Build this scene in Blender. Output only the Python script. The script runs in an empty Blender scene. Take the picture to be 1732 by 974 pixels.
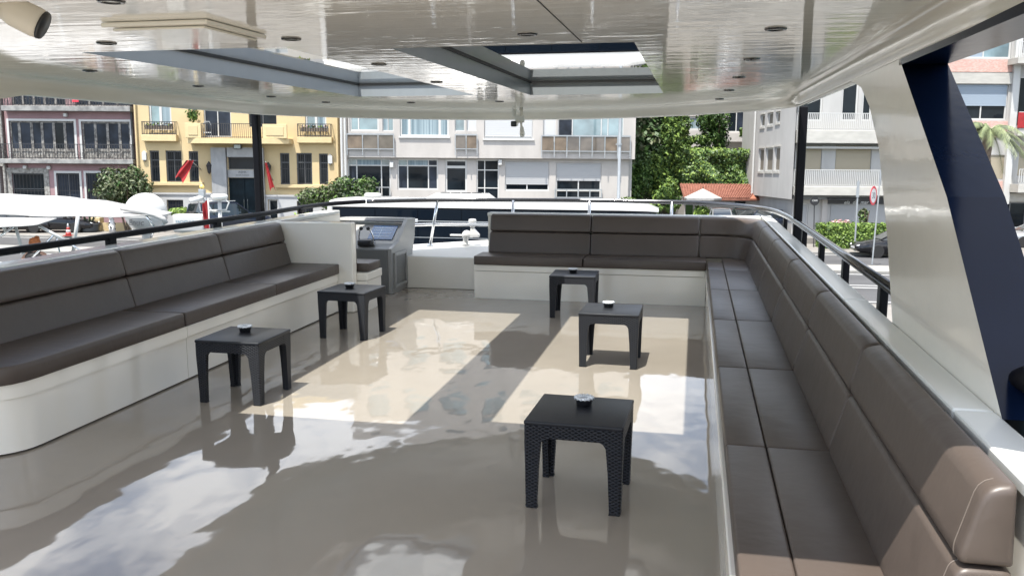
import bpy, bmesh, math, random
from mathutils import Vector, Matrix, Quaternion
random.seed(7)
D = bpy.data
SC = bpy.context.scene
COL = SC.collection
rad = math.radians

# ------------------------------------------------------------------ camera, two frames
# town frame (= world): z = 0 on the quay road, y away from the camera
# boat frame: u to starboard, v towards the bow, z = 0 on the upper deck (the yacht sits a little bow-up)
FPX, IW, IH = 1446.3, 1732.0, 974.0
def cam_axes(pitch, roll=0.0, yaw=0.0):
    c, s = math.cos(pitch), math.sin(pitch)
    F = Vector((0, c, -s)); R = Vector((1, 0, 0)); U = Vector((0, s, c))
    R, U = R*math.cos(roll)+U*math.sin(roll), -R*math.sin(roll)+U*math.cos(roll)
    q = Matrix.Rotation(yaw, 3, 'Z')
    return q@R, q@U, q@F
def pose(loc, ax):
    R, U, F = ax
    return Matrix(((R.x, U.x, -F.x, loc[0]), (R.y, U.y, -F.y, loc[1]), (R.z, U.z, -F.z, loc[2]), (0, 0, 0, 1)))
T_AX = cam_axes(math.atan(204/FPX), rad(0.4))
T_POS = Vector((0, 0, 4.4))
B_AX = cam_axes(0.1592, 0.0, rad(12))
M_T = pose(T_POS, T_AX)
M_B = pose(Vector((0, 0, 1.607)), B_AX)
BOAT = M_T @ M_B.inverted()

cd = D.cameras.new('camera'); cam = D.objects.new('camera', cd); COL.objects.link(cam)
cam.matrix_world = M_T
cd.sensor_width = 36.0; cd.lens = FPX/IW*36.0
cd.clip_start = 0.05; cd.clip_end = 3000
SC.camera = cam

# ------------------------------------------------------------------ light
SUN_DIR = (BOAT.to_3x3() @ Vector((0.13, 0.345, -1.0))).normalized()      # direction the light travels
w = D.worlds.new('World'); SC.world = w; w.use_nodes = True
nt = w.node_tree; nt.nodes.clear()
out = nt.nodes.new('ShaderNodeOutputWorld'); bg = nt.nodes.new('ShaderNodeBackground')
sky = nt.nodes.new('ShaderNodeTexSky'); sky.sky_type = 'NISHITA'; sky.sun_disc = False
sky.sun_elevation = math.asin(-SUN_DIR.z); sky.sun_rotation = math.atan2(-SUN_DIR.x, -SUN_DIR.y) % (2*math.pi)
sky.air_density = 1.0; sky.dust_density = 1.0; sky.ozone_density = 1.0
tc = nt.nodes.new('ShaderNodeTexCoord'); mp = nt.nodes.new('ShaderNodeMapping'); mp.inputs['Scale'].default_value = (1.0, 1.0, 1.6)
nz = nt.nodes.new('ShaderNodeTexNoise'); nz.inputs['Scale'].default_value = 3.6; nz.inputs['Detail'].default_value = 8; nz.inputs['Roughness'].default_value = 0.58
cr = nt.nodes.new('ShaderNodeValToRGB'); cr.color_ramp.elements[0].position = 0.44; cr.color_ramp.elements[1].position = 0.60
mx = nt.nodes.new('ShaderNodeMix'); mx.data_type = 'RGBA'
mx.inputs[7].default_value = (8.6, 8.8, 9.1, 1)
nt.links.new(tc.outputs['Generated'], mp.inputs['Vector']); nt.links.new(mp.outputs[0], nz.inputs['Vector'])
nt.links.new(nz.outputs['Fac'], cr.inputs[0]); nt.links.new(cr.outputs[0], mx.inputs[0])
nt.links.new(sky.outputs[0], mx.inputs[6]); nt.links.new(mx.outputs[2], bg.inputs[0])
bg.inputs[1].default_value = 0.15
nt.links.new(bg.outputs[0], out.inputs[0])
sl = D.lights.new('sun', 'SUN'); sl.energy = 4.8; sl.angle = rad(0.53); sl.color = (1.0, 0.955, 0.88)
sun = D.objects.new('sun', sl); COL.objects.link(sun)
sun.rotation_mode = 'QUATERNION'; sun.rotation_quaternion = Vector((0, 0, -1)).rotation_difference(SUN_DIR)
SC.view_settings.view_transform = 'Standard'; SC.view_settings.look = 'None'
SC.view_settings.exposure = 1.1; SC.view_settings.gamma = 1.0; SC.view_settings.use_curve_mapping = False
try:
    SC.cycles.max_bounces = 10; SC.cycles.diffuse_bounces = 5; SC.cycles.glossy_bounces = 5
    SC.cycles.transparent_max_bounces = 12; SC.cycles.caustics_reflective = False; SC.cycles.caustics_refractive = False
    SC.cycles.use_denoising = True; SC.cycles.sample_clamp_indirect = 6.0
except Exception: pass

# ------------------------------------------------------------------ materials
def mat(name, col, rough=0.5, metal=0.0, spec=0.5, coat=0.0, var=0.0, vscale=3.0, vstretch=(1, 1, 1), bump=0.0, bscale=40.0,
        bstretch=(1, 1, 1), bdist=0.01, col2=None, alpha=None, coords='Object', detail=4, sheen=0.0, rvar=0.0, bdet=3):
    m = D.materials.new(name); m.use_nodes = True
    n = m.node_tree.nodes; L = m.node_tree.links
    b = n['Principled BSDF']
    b.inputs['Base Color'].default_value = (*col, 1); b.inputs['Roughness'].default_value = rough
    b.inputs['Metallic'].default_value = metal; b.inputs['Specular IOR Level'].default_value = spec
    b.inputs['Coat Weight'].default_value = coat; b.inputs['Coat Roughness'].default_value = 0.03
    if sheen: b.inputs['Sheen Weight'].default_value = sheen
    t = n.new('ShaderNodeTexCoord')
    def noise(scale, st, det=4):
        mpn = n.new('ShaderNodeMapping'); mpn.inputs['Scale'].default_value = st
        L.new(t.outputs[coords], mpn.inputs['Vector'])
        q = n.new('ShaderNodeTexNoise'); q.inputs['Scale'].default_value = scale; q.inputs['Detail'].default_value = det
        L.new(mpn.outputs[0], q.inputs['Vector']); return q
    if var or col2:
        q = noise(vscale, vstretch, detail)
        r = n.new('ShaderNodeValToRGB')
        c2 = col2 if col2 else tuple(max(0, c*(1-var)) for c in col)
        c1 = col if col2 else tuple(min(1, c*(1+var)) for c in col)
        r.color_ramp.elements[0].color = (*c2, 1); r.color_ramp.elements[1].color = (*c1, 1)
        r.color_ramp.elements[0].position = 0.32; r.color_ramp.elements[1].position = 0.68
        L.new(q.outputs['Fac'], r.inputs[0]); L.new(r.outputs[0], b.inputs['Base Color'])
        if rvar:
            mr = n.new('ShaderNodeMapRange'); mr.inputs[3].default_value = rough-rvar; mr.inputs[4].default_value = rough+rvar
            L.new(q.outputs['Fac'], mr.inputs[0]); L.new(mr.outputs[0], b.inputs['Roughness'])
    if bump:
        q = noise(bscale, bstretch, bdet)
        bp = n.new('ShaderNodeBump'); bp.inputs['Strength'].default_value = bump; bp.inputs['Distance'].default_value = bdist
        L.new(q.outputs['Fac'], bp.inputs['Height']); L.new(bp.outputs[0], b.inputs['Normal'])
        if coat: L.new(bp.outputs[0], b.inputs['Coat Normal'])
    return m

def glass_mat(name, tint=(0.86, 0.90, 0.91)):
    m = D.materials.new(name); m.use_nodes = True
    n = m.node_tree.nodes; L = m.node_tree.links; n.clear()
    o = n.new('ShaderNodeOutputMaterial'); t = n.new('ShaderNodeBsdfTransparent'); g = n.new('ShaderNodeBsdfGlossy')
    g.inputs['Roughness'].default_value = 0.01; t.inputs[0].default_value = (*tint, 1)
    f = n.new('ShaderNodeFresnel'); f.inputs[0].default_value = 1.5
    a4 = n.new('ShaderNodeMath'); a4.operation = 'MULTIPLY'; a4.inputs[1].default_value = 4.0; L.new(f.outputs[0], a4.inputs[0])
    a3 = n.new('ShaderNodeMath'); a3.operation = 'MULTIPLY_ADD'; a3.inputs[1].default_value = 3.0; a3.inputs[2].default_value = 1.0; L.new(f.outputs[0], a3.inputs[0])
    dv = n.new('ShaderNodeMath'); dv.operation = 'DIVIDE'; L.new(a4.outputs[0], dv.inputs[0]); L.new(a3.outputs[0], dv.inputs[1])   # double glazing: four surfaces
    x = n.new('ShaderNodeMixShader'); L.new(dv.outputs[0], x.inputs[0]); L.new(t.outputs[0], x.inputs[1]); L.new(g.outputs[0], x.inputs[2])
    L.new(x.outputs[0], o.inputs[0]); return m

M = {}
M['deck'] = mat('epoxy deck floor', (0.285, 0.248, 0.205), rough=0.035, spec=0.66, var=0.05, vscale=1.3, bump=0.29, bscale=2.2, bdist=0.02, detail=5, bdet=2.3, bstretch=(1.2, 0.75, 1))
M['ceil'] = mat('glossy cream gelcoat ceiling', (0.86, 0.84, 0.79), rough=0.045, spec=0.95, var=0.02, bump=0.19, bscale=5.0, bstretch=(0.45, 2.6, 1), bdist=0.008)
M['gel'] = mat('white gelcoat', (0.80, 0.765, 0.69), rough=0.14, spec=0.5, coat=0.25, var=0.025, vscale=2.0, bump=0.05, bscale=3.0, bdist=0.01)
M['gelwarm'] = mat('cream gelcoat side wall', (0.82, 0.79, 0.72), rough=0.16, spec=0.5, coat=0.3, var=0.03, vscale=1.5, bump=0.16, bscale=5.0, bstretch=(1, 1, 1.6), bdist=0.008)
M['foredeck'] = mat('white nonslip foredeck', (0.537, 0.530, 0.502), rough=0.35, var=0.03, bump=0.1, bscale=60)
M['cap'] = mat('pale grey coaming cap', (0.66, 0.67, 0.64), rough=0.22, coat=0.2, var=0.03)
M['leather'] = mat('taupe leather', (0.074, 0.058, 0.049), rough=0.42, spec=0.45, var=0.09, vscale=1.6, bump=0.42, bscale=6, bdist=0.014, rvar=0.06)
M['piping'] = mat('dark seam piping', (0.03, 0.026, 0.024), rough=0.6)
M['navy'] = mat('navy gloss paint', (0.0035, 0.008, 0.024), rough=0.17, spec=0.12, coat=0.0, var=0.1, bump=0.15, bscale=14, bdist=0.004)
M['blackpaint'] = mat('black satin paint', (0.007, 0.007, 0.009), rough=0.4, spec=0.08, bump=0.05, bscale=30)
M['steel'] = mat('polished steel tube', (0.62, 0.63, 0.64), rough=0.12, metal=1.0)
M['darksteel'] = mat('dark polished rail', (0.10, 0.10, 0.105), rough=0.16, metal=0.9)
M['greypaint'] = mat('grey painted frame', (0.34, 0.36, 0.375), rough=0.3, coat=0.15, var=0.03, vscale=5, vstretch=(6, 1, 1))
M['gasket'] = mat('black rubber gasket', (0.012, 0.012, 0.012), rough=0.6)
M['skyglass'] = glass_mat('clear skylight glass')
M['consoleshade'] = mat('console grey with painted shade', (0.13, 0.135, 0.135), rough=0.35, coat=0.1, var=0.03)  # shading of the aft face and door recess put into a darker grey
M['console'] = mat('grey console gelcoat', (0.27, 0.272, 0.265), rough=0.32, coat=0.1, var=0.03)
M['whiteplastic'] = mat('white plastic', (0.74, 0.73, 0.69), rough=0.3)
M['beigeplastic'] = mat('aged beige plastic', (0.66, 0.62, 0.55), rough=0.4, var=0.04)
M['blackplastic'] = mat('black plastic', (0.014, 0.015, 0.018), rough=0.35)
M['chrome'] = mat('chrome', (0.75, 0.76, 0.78), rough=0.1, metal=1.0)
M['screen'] = mat('blue instrument screen', (0.035, 0.11, 0.26), rough=0.12, var=0.1, vscale=9)
M['screenline'] = mat('pale screen marks', (0.35, 0.45, 0.55), rough=0.3)
M['boatwhite'] = mat('white boat gelcoat', (0.44, 0.44, 0.43), rough=0.22, coat=0.2, var=0.02)
M['canvas'] = mat('white bimini canvas', (0.33, 0.325, 0.315), rough=0.8, var=0.05, vscale=2, bump=0.8, bscale=2.6, bdist=0.07)
M['ashlid'] = mat('silver ashtray lid', (0.78, 0.80, 0.82), rough=0.38, metal=0.55)

def weave_mat():
    m = mat('anthracite rattan plastic', (0.020, 0.022, 0.028), rough=0.45, spec=0.22)
    n = m.node_tree.nodes; L = m.node_tree.links; b = n['Principled BSDF']
    t = n.new('ShaderNodeTexCoord'); mp_ = n.new('ShaderNodeMapping'); mp_.inputs['Rotation'].default_value = (0, 0, 0)
    L.new(t.outputs['UV'], mp_.inputs[0])
    w1 = n.new('ShaderNodeTexWave'); w1.wave_type = 'BANDS'; w1.bands_direction = 'DIAGONAL'; w1.inputs['Scale'].default_value = 2.0; w1.inputs['Distortion'].default_value = 0.3
    mp2 = n.new('ShaderNodeMapping'); mp2.inputs['Scale'].default_value = (-1, 1, 1); L.new(t.outputs['UV'], mp2.inputs[0])
    w2 = n.new('ShaderNodeTexWave'); w2.wave_type = 'BANDS'; w2.bands_direction = 'DIAGONAL'; w2.inputs['Scale'].default_value = 2.0; w2.inputs['Distortion'].default_value = 0.3
    L.new(mp_.outputs[0], w1.inputs[0]); L.new(mp2.outputs[0], w2.inputs[0])
    mxx = n.new('ShaderNodeMath'); mxx.operation = 'MAXIMUM'; L.new(w1.outputs['Fac'], mxx.inputs[0]); L.new(w2.outputs['Fac'], mxx.inputs[1])
    rc_ = n.new('ShaderNodeValToRGB'); rc_.color_ramp.elements[0].color = (0.006, 0.0065, 0.009, 1); rc_.color_ramp.elements[1].color = (0.034, 0.036, 0.043, 1); rc_.color_ramp.elements[0].position = .45; L.new(mxx.outputs[0], rc_.inputs[0]); L.new(rc_.outputs[0], b.inputs['Base Color'])  # weave peaks lightened as highlights, hollows darkened, all in the colour
    bp = n.new('ShaderNodeBump'); bp.inputs['Strength'].default_value = 1.0; bp.inputs['Distance'].default_value = 0.006
    L.new(mxx.outputs[0], bp.inputs['Height']); L.new(bp.outputs[0], b.inputs['Normal'])
    return m
M['rattan'] = weave_mat()
M['tabletop'] = mat('anthracite table top', (0.016, 0.017, 0.021), rough=0.42, spec=0.3, var=0.12, vscale=22, bump=0.12, bscale=120, bdist=0.002)

# town
M['asphalt'] = mat('asphalt', (0.058, 0.058, 0.060), rough=0.85, var=0.18, vscale=0.6, bump=0.2, bscale=30)
M['paving'] = mat('pale stone paving', (0.181, 0.170, 0.155), rough=0.8, var=0.14, vscale=1.2, bump=0.2, bscale=8)
M['kerb'] = mat('kerb stone', (0.224, 0.218, 0.203), rough=0.8, var=0.1)
M['linepaint'] = mat('white road paint', (0.446, 0.446, 0.434), rough=0.7, var=0.08, vscale=4)
M['earth'] = mat('garden earth', (0.10, 0.085, 0.06), rough=0.95, var=0.3, vscale=1)
M['water'] = mat('harbour water', (0.02, 0.05, 0.055), rough=0.05, spec=0.6, bump=0.6, bscale=2.0, bdist=0.1)
M['pink'] = mat('faded pink render', (0.265, 0.168, 0.175), rough=0.85, var=0.16, vscale=0.9, bump=0.15, bscale=20)
M['pinktrim'] = mat('peeling grey white trim', (0.339, 0.334, 0.310), rough=0.8, col2=(0.129, 0.117, 0.105), vscale=7, detail=8)
M['slabgrey'] = mat('weathered balcony slab', (0.292, 0.292, 0.280), rough=0.85, col2=(0.146, 0.146, 0.146), vscale=2.5, detail=8)
M['yellow'] = mat('yellow render', (0.50, 0.395, 0.225), rough=0.85, var=0.06, vscale=0.7, bump=0.12, bscale=25)
M['yellowtrim'] = mat('pale yellow trim', (0.53, 0.42, 0.235), rough=0.8, var=0.05)
M['plinthwhite'] = mat('white painted base', (0.373, 0.378, 0.384), rough=0.7, var=0.05)
M['marble'] = mat('grey marble surround', (0.267, 0.272, 0.277), rough=0.4, var=0.13, vscale=3.0, vstretch=(1, 1, .5), detail=8)
M['stucco'] = mat('off white render', (0.389, 0.368, 0.347), rough=0.85, var=0.09, vscale=1.1, vstretch=(1, 1, .35), detail=8, bump=0.15, bscale=30)
M['stuccocool'] = mat('pale grey white render', (0.376, 0.370, 0.359), rough=0.85, var=0.08, vscale=1.2, vstretch=(1, 1, .35), detail=8, bump=0.15, bscale=30)
M['concrete'] = mat('stained white concrete', (0.400, 0.389, 0.359), rough=0.8, var=0.09, vscale=1.8, vstretch=(1, 1, 3))
M['brickband'] = None
M['frame'] = mat('white window frame', (0.474, 0.474, 0.462), rough=0.4)
M['frameold'] = mat('peeling window frame', (0.304, 0.292, 0.269), rough=0.8, col2=(0.058, 0.052, 0.050), vscale=5.0, detail=9)
M['framedark'] = mat('dark iron frame', (0.10, 0.105, 0.11), rough=0.5)
M['iron'] = mat('wrought iron', (0.025, 0.025, 0.027), rough=0.5)
M['glassdark'] = mat('dark window glass', (0.010, 0.014, 0.018), rough=0.04, spec=0.14, var=0.4, vscale=0.7)
M['glassrefl'] = mat('window glass with painted sky reflection', (0.15, 0.215, 0.235), rough=0.05, spec=0.9, var=0.35, vscale=0.8)  # teal sky reflection painted into the base colour
M['glassold'] = mat('dusty blue black glass', (0.022, 0.028, 0.040), rough=0.2, spec=0.15, var=0.5, vscale=1.0)
M['curtain'] = mat('pleated pale curtain', (0.286, 0.354, 0.381), rough=0.6, col2=(0.082, 0.129, 0.156), vscale=1.0, vstretch=(9, 9, 0.05))
M['shutter'] = mat('white roller shutter', (0.450, 0.456, 0.462), rough=0.5)
M['shuttergrey'] = mat('grey roller shutter', (0.334, 0.340, 0.347), rough=0.5)
M['shutterbeige'] = mat('beige roller shutter', (0.330, 0.288, 0.213), rough=0.6)
M['shutterblue'] = mat('pale blue awning blind', (0.256, 0.310, 0.373), rough=0.6)
M['boxbrown'] = mat('brown box panel', (0.13, 0.10, 0.072), rough=0.7, var=0.3, vscale=2)
M['balconyglass'] = mat('smoked balcony glass', (0.10, 0.085, 0.07), rough=0.06, spec=0.6, var=0.4, vscale=1.2)
M['doorgreen'] = mat('dark teal door', (0.006, 0.013, 0.018), rough=0.45, spec=0.12, var=0.4, vscale=2)
M['signblack'] = mat('black sign board', (0.01, 0.01, 0.012), rough=0.4)
M['sigtext'] = mat('dark grey lettering', (0.06, 0.065, 0.07), rough=0.6)
M['lighttext'] = mat('pale lettering', (0.6, 0.6, 0.58), rough=0.6)
M['bluetext'] = mat('teal blue lettering', (0.02, 0.13, 0.22), rough=0.6)
M['red'] = mat('red flag cloth', (0.26, 0.010, 0.013), rough=0.7, var=0.2, vscale=3)
M['signred'] = mat('red sign paint', (0.48, 0.03, 0.05), rough=0.4)
M['signwhite'] = mat('white sign paint', (0.484, 0.484, 0.484), rough=0.4)
M['cone'] = mat('red cone plastic', (0.30, 0.03, 0.025), rough=0.5)
M['galv'] = mat('galvanised pole', (0.310, 0.329, 0.341), rough=0.45, metal=0.4, var=0.08)
M['rooftile'] = mat('terracotta roof tile', (0.27, 0.115, 0.08), rough=0.85, col2=(0.175, 0.065, 0.044), vscale=4.0, detail=8)
M['terracotta'] = mat('terracotta', (0.272, 0.102, 0.061), rough=0.85, var=0.15)
M['bark'] = mat('bark', (0.10, 0.075, 0.05), rough=0.9, var=0.3, vscale=5)
M['palmbark'] = mat('palm bark', (0.16, 0.12, 0.085), rough=0.9, var=0.3, vscale=8)
def leafm(name, c): return mat(name, c, rough=0.5, spec=0.3, var=0.25, vscale=1.5)
M['leafA'] = leafm('leaf mid green', (0.079, 0.137, 0.031)); M['leafB'] = leafm('leaf dark green', (0.031, 0.069, 0.016)); M['leafC'] = leafm('leaf bright green', (0.160, 0.235, 0.048))
M['leafD'] = leafm('leaf olive', (0.075, 0.090, 0.042)); M['leafE'] = leafm('leaf grey olive', (0.109, 0.132, 0.077)); M['leafP'] = leafm('palm frond', (0.186, 0.218, 0.109))
M['pinkflower'] = leafm('pink blossom', (0.484, 0.296, 0.296)); M['hedgeA'] = leafm('hedge green', (0.106, 0.171, 0.031)); M['hedgeB'] = leafm('hedge dark', (0.049, 0.092, 0.020))
M['carblack'] = mat('black car paint', (0.008, 0.008, 0.010), rough=0.15, spec=0.3, coat=0.35)
M['cargrey'] = mat('dark grey car paint', (0.05, 0.055, 0.06), rough=0.2, metal=0.4, coat=1.0)
M['carsilver'] = mat('silver car paint', (0.42, 0.43, 0.44), rough=0.25, metal=0.6, coat=1.0)
M['carblue'] = mat('blue car paint', (0.012, 0.075, 0.36), rough=0.18, coat=1.0)
M['carnavy'] = mat('dark navy car paint', (0.012, 0.018, 0.035), rough=0.15, spec=0.3, coat=0.35)
M['tyre'] = mat('tyre rubber', (0.012, 0.012, 0.012), rough=0.8)
M['rim'] = mat('alloy rim', (0.40, 0.41, 0.42), rough=0.3, metal=0.9)
M['carglass'] = mat('car glass', (0.012, 0.016, 0.018), rough=0.03, spec=0.8)
M['lamp'] = mat('clear lamp lens', (0.55, 0.57, 0.58), rough=0.1)
M['taillamp'] = mat('red lamp lens', (0.4, 0.01, 0.01), rough=0.15)
M['coachglass'] = mat('black coach glass', (0.004, 0.007, 0.012), rough=0.03, spec=0.08, bump=0.05, bscale=1.0, bdist=0.03)
M['coachblack'] = mat('black coach paint', (0.008, 0.009, 0.012), rough=0.15, spec=0.1)
M['skin'] = mat('skin', (0.42, 0.24, 0.17), rough=0.5, var=0.05)
M['hair'] = mat('ginger hair', (0.36, 0.11, 0.03), rough=0.6, var=0.25, vscale=25)
M['shirt'] = mat('black shirt', (0.015, 0.015, 0.017), rough=0.8)
M['blind'] = mat('taupe window blind', (0.17, 0.15, 0.125), rough=0.6)
M['lantern'] = mat('yellow lamp globe', (0.70, 0.50, 0.15), rough=0.4)
M['potgrey'] = mat('dark grey planter', (0.035, 0.04, 0.045), rough=0.6)

def brick_mat():
    m = mat('pink brick band', (0.45, 0.27, 0.23), rough=0.85)
    n = m.node_tree.nodes; L = m.node_tree.links; b = n['Principled BSDF']
    t = n.new('ShaderNodeTexCoord'); mp_ = n.new('ShaderNodeMapping'); mp_.inputs['Rotation'].default_value = (rad(90), 0, 0)
    L.new(t.outputs['Object'], mp_.inputs[0]); k = n.new('ShaderNodeTexBrick'); L.new(mp_.outputs[0], k.inputs[0])
    k.inputs['Color1'].default_value = (0.45, 0.24, 0.20, 1); k.inputs['Color2'].default_value = (0.56, 0.36, 0.31, 1); k.inputs['Mortar'].default_value = (0.55, 0.47, 0.43, 1)
    k.inputs['Scale'].default_value = 4.5; L.new(k.outputs[0], b.inputs['Base Color']); return m
M['brickband'] = brick_mat()

# ------------------------------------------------------------------ mesh helpers
BOATROOTS = []
class MB:
    def __init__(s): s.bm = bmesh.new(); s.mats = []; s.cur = 0
    def m(s, mt):
        if mt not in s.mats: s.mats.append(mt)
        s.cur = s.mats.index(mt); return s
    def face(s, vs):
        try:
            f = s.bm.faces.new(vs); f.material_index = s.cur; return f
        except ValueError: return None
    def poly(s, pts): return s.face([s.bm.verts.new(p) for p in pts])
    def box(s, x0, x1, y0, y1, z0, z1, bev=0.0, seg=2, tf=None):
        t = bmesh.new(); r = bmesh.ops.create_cube(t, size=1.0)
        for v in t.verts: v.co = Vector(((x0+x1)/2+v.co.x*(x1-x0), (y0+y1)/2+v.co.y*(y1-y0), (z0+z1)/2+v.co.z*(z1-z0)))
        if bev > 0: bmesh.ops.bevel(t, geom=list(t.edges), offset=bev, segments=seg, profile=0.5, affect='EDGES')
        if tf:
            for v in t.verts: v.co = tf(v.co)
        s.merge(t); return s
    def merge(s, t):
        mp_ = {v: s.bm.verts.new(v.co) for v in t.verts}
        for f in t.faces: s.face([mp_[v] for v in f.verts])
        t.free()
    def loft(s, rings, close=True, cap=True):
        R = [[s.bm.verts.new(p) for p in r] for r in rings]
        n = len(R[0])
        for a, b in zip(R[:-1], R[1:]):
            for i in range(n if close else n-1):
                j = (i+1) % n; s.face([a[i], a[j], b[j], b[i]])
        if cap: s.face(list(reversed(R[0]))); s.face(R[-1])
        return s
    def tube(s, pts, r, seg=8, cap=True):
        pts = [Vector(p) for p in pts]; rings = []
        rr = r if isinstance(r, (list, tuple)) else [r]*len(pts)
        prev = None
        for i, p in enumerate(pts):
            d = (pts[min(i+1, len(pts)-1)]-pts[max(i-1, 0)]).normalized()
            up = Vector((0, 0, 1)) if abs(d.z) < 0.95 else Vector((0, 1, 0))
            if prev is None: a = d.cross(up).normalized()
            else: a = (prev-d*prev.dot(d)).normalized()
            prev = a; b = d.cross(a)
            rings.append([p+(a*math.cos(k*2*math.pi/seg)+b*math.sin(k*2*math.pi/seg))*rr[i] for k in range(seg)])
        return s.loft(rings, True, cap)
    def lathe(s, prof, c=(0, 0, 0), seg=16, axis='z', cap=True):
        rings = []
        for r, h in prof:
            ring = []
            for k in range(seg):
                a = 2*math.pi*k/seg; x, y = r*math.cos(a), r*math.sin(a)
                p = {'z': (x, y, h), 'y': (x, h, -y), 'x': (h, x, y)}[axis]
                ring.append(Vector(c)+Vector(p))
            rings.append(ring)
        return s.loft(rings, True, cap)
    def prism(s, poly, axis, a, b):
        def P(q, t): return {'x': (t, q[0], q[1]), 'y': (q[0], t, q[1]), 'z': (q[0], q[1], t)}[axis]
        s.loft([[P(q, a) for q in poly], [P(q, b) for q in poly]]); return s
    def build(s, name, mt=None, parent=None, smooth=False, auto=None, label=None, kind=None, fix=True):
        if fix: bmesh.ops.recalc_face_normals(s.bm, faces=s.bm.faces)
        me = D.meshes.new(name); s.bm.to_mesh(me); s.bm.free()
        ms = s.mats if s.mats else [mt]
        for q in ms: me.materials.append(M[q] if isinstance(q, str) else q)
        if smooth or auto:
            for p in me.polygons: p.use_smooth = True
        if auto:
            try: me.set_sharp_from_angle(angle=rad(auto))
            except Exception: pass
        o = D.objects.new(name, me); COL.objects.link(o)
        if parent: o.parent = parent
        if label: o['label'] = label
        if kind: o['kind'] = kind
        return o

def thing(name, label, cat, loc=(0, 0, 0), rz=0.0, group=None, boat=False):
    o = D.objects.new(name, None); COL.objects.link(o); o.empty_display_size = 0.1
    o.location = loc; o.rotation_euler = (0, 0, rz); o['label'] = label; o['category'] = cat
    if group: o['group'] = group
    if boat: BOATROOTS.append(o)
    return o
def tag(o, label, cat, group=None, boat=False):
    o['label'] = label; o['category'] = cat
    if group: o['group'] = group
    if boat: BOATROOTS.append(o)
    return o
def struct(o, boat=False):
    o['kind'] = 'structure'
    if boat: BOATROOTS.append(o)
    return o
def kids(o): return [c for c in D.objects if c.parent == o]
def dup(root, loc, rz, label):
    r = root.copy(); COL.objects.link(r); r.location = loc; r.rotation_euler = (0, 0, rz); r['label'] = label
    for ch in kids(root):
        c = ch.copy(); COL.objects.link(c); c.parent = r
        for g in kids(ch):
            d = g.copy(); COL.objects.link(d); d.parent = c
    if root in BOATROOTS: BOATROOTS.append(r)
    return r
def text_mesh(body, size, mt, name, parent, loc, rot, extr=0.002, shear=0.0, sx=1.0):
    cu = D.curves.new('txt', 'FONT'); cu.body = body; cu.size = size; cu.align_x = 'CENTER'; cu.align_y = 'CENTER'; cu.extrude = extr; cu.shear = shear
    o = D.objects.new('txt', cu); COL.objects.link(o)
    bpy.context.view_layer.update()
    me = D.meshes.new_from_object(o.evaluated_get(bpy.context.evaluated_depsgraph_get()))
    D.objects.remove(o); me.materials.clear(); me.materials.append(M[mt])
    t = D.objects.new(name, me); COL.objects.link(t); t.parent = parent; t.location = loc; t.rotation_euler = rot; t.scale = (sx, 1, 1)
    return t
def round_poly(pts, r, seg=3):
    outp = []; n = len(pts)
    for i in range(n):
        p0, p, p1 = Vector(pts[i-1]), Vector(pts[i]), Vector(pts[(i+1) % n])
        a = (p0-p); b = (p1-p); ri = r[i] if isinstance(r, (list, tuple)) else r
        q = min(ri, a.length*0.45, b.length*0.45)
        A = p+a.normalized()*q; B = p+b.normalized()*q
        for k in range(seg+1):
            t = k/seg; outp.append(tuple(A*(1-t)**2+p*2*t*(1-t)+B*t*t))
    return outp
def plan_sweep(mb, path, prof, end_round=0.02, rings_end=3):
    """path: list of ((x,y),(nx,ny)); prof: closed list (d,z); ends rounded by shrinking the profile"""
    cx = sum(p[0] for p in prof)/len(prof); cz = sum(p[1] for p in prof)/len(prof)
    ext = max(max(abs(p[0]-cx), abs(p[1]-cz)) for p in prof)
    def ring(x, y, n, shrink):
        rg = []
        for d, z in prof:
            vx, vz = d-cx, z-cz; l = math.hypot(vx, vz) or 1
            k = max(0.0, (l-shrink)/l)
            rg.append((x+n[0]*(cx+vx*k), y+n[1]*(cx+vx*k), cz+vz*k))
        return rg
    rings = []
    N = len(path)
    (x0, y0), n0 = path[0]; (x1, y1), n1 = path[1]
    t0 = Vector((x1-x0, y1-y0)).normalized()
    (xa, ya), na = path[-2]; (xb, yb), nb = path[-1]
    t1 = Vector((xb-xa, yb-ya)).normalized()
    e = end_round
    for k in range(rings_end+1):
        a = math.pi/2*k/rings_end
        rings.append(ring(x0+t0.x*e*(1-math.cos(a)), y0+t0.y*e*(1-math.cos(a)), n0, e*(1-math.sin(a))))
    for (x, y), n in path[1:-1]: rings.append(ring(x, y, n, 0))
    for k in range(rings_end, -1, -1):
        a = math.pi/2*k/rings_end
        rings.append(ring(xb-t1.x*e*(1-math.cos(a)), yb-t1.y*e*(1-math.cos(a)), nb, e*(1-math.sin(a))))
    mb.loft(rings)

# =================================================================== THE YACHT (boat frame)
# deck floor
b = MB(); b.box(-4.35, 0.86, -3.0, 9.58, -0.12, 0.0)
struct(b.build('deck', 'deck'), boat=True)
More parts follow.
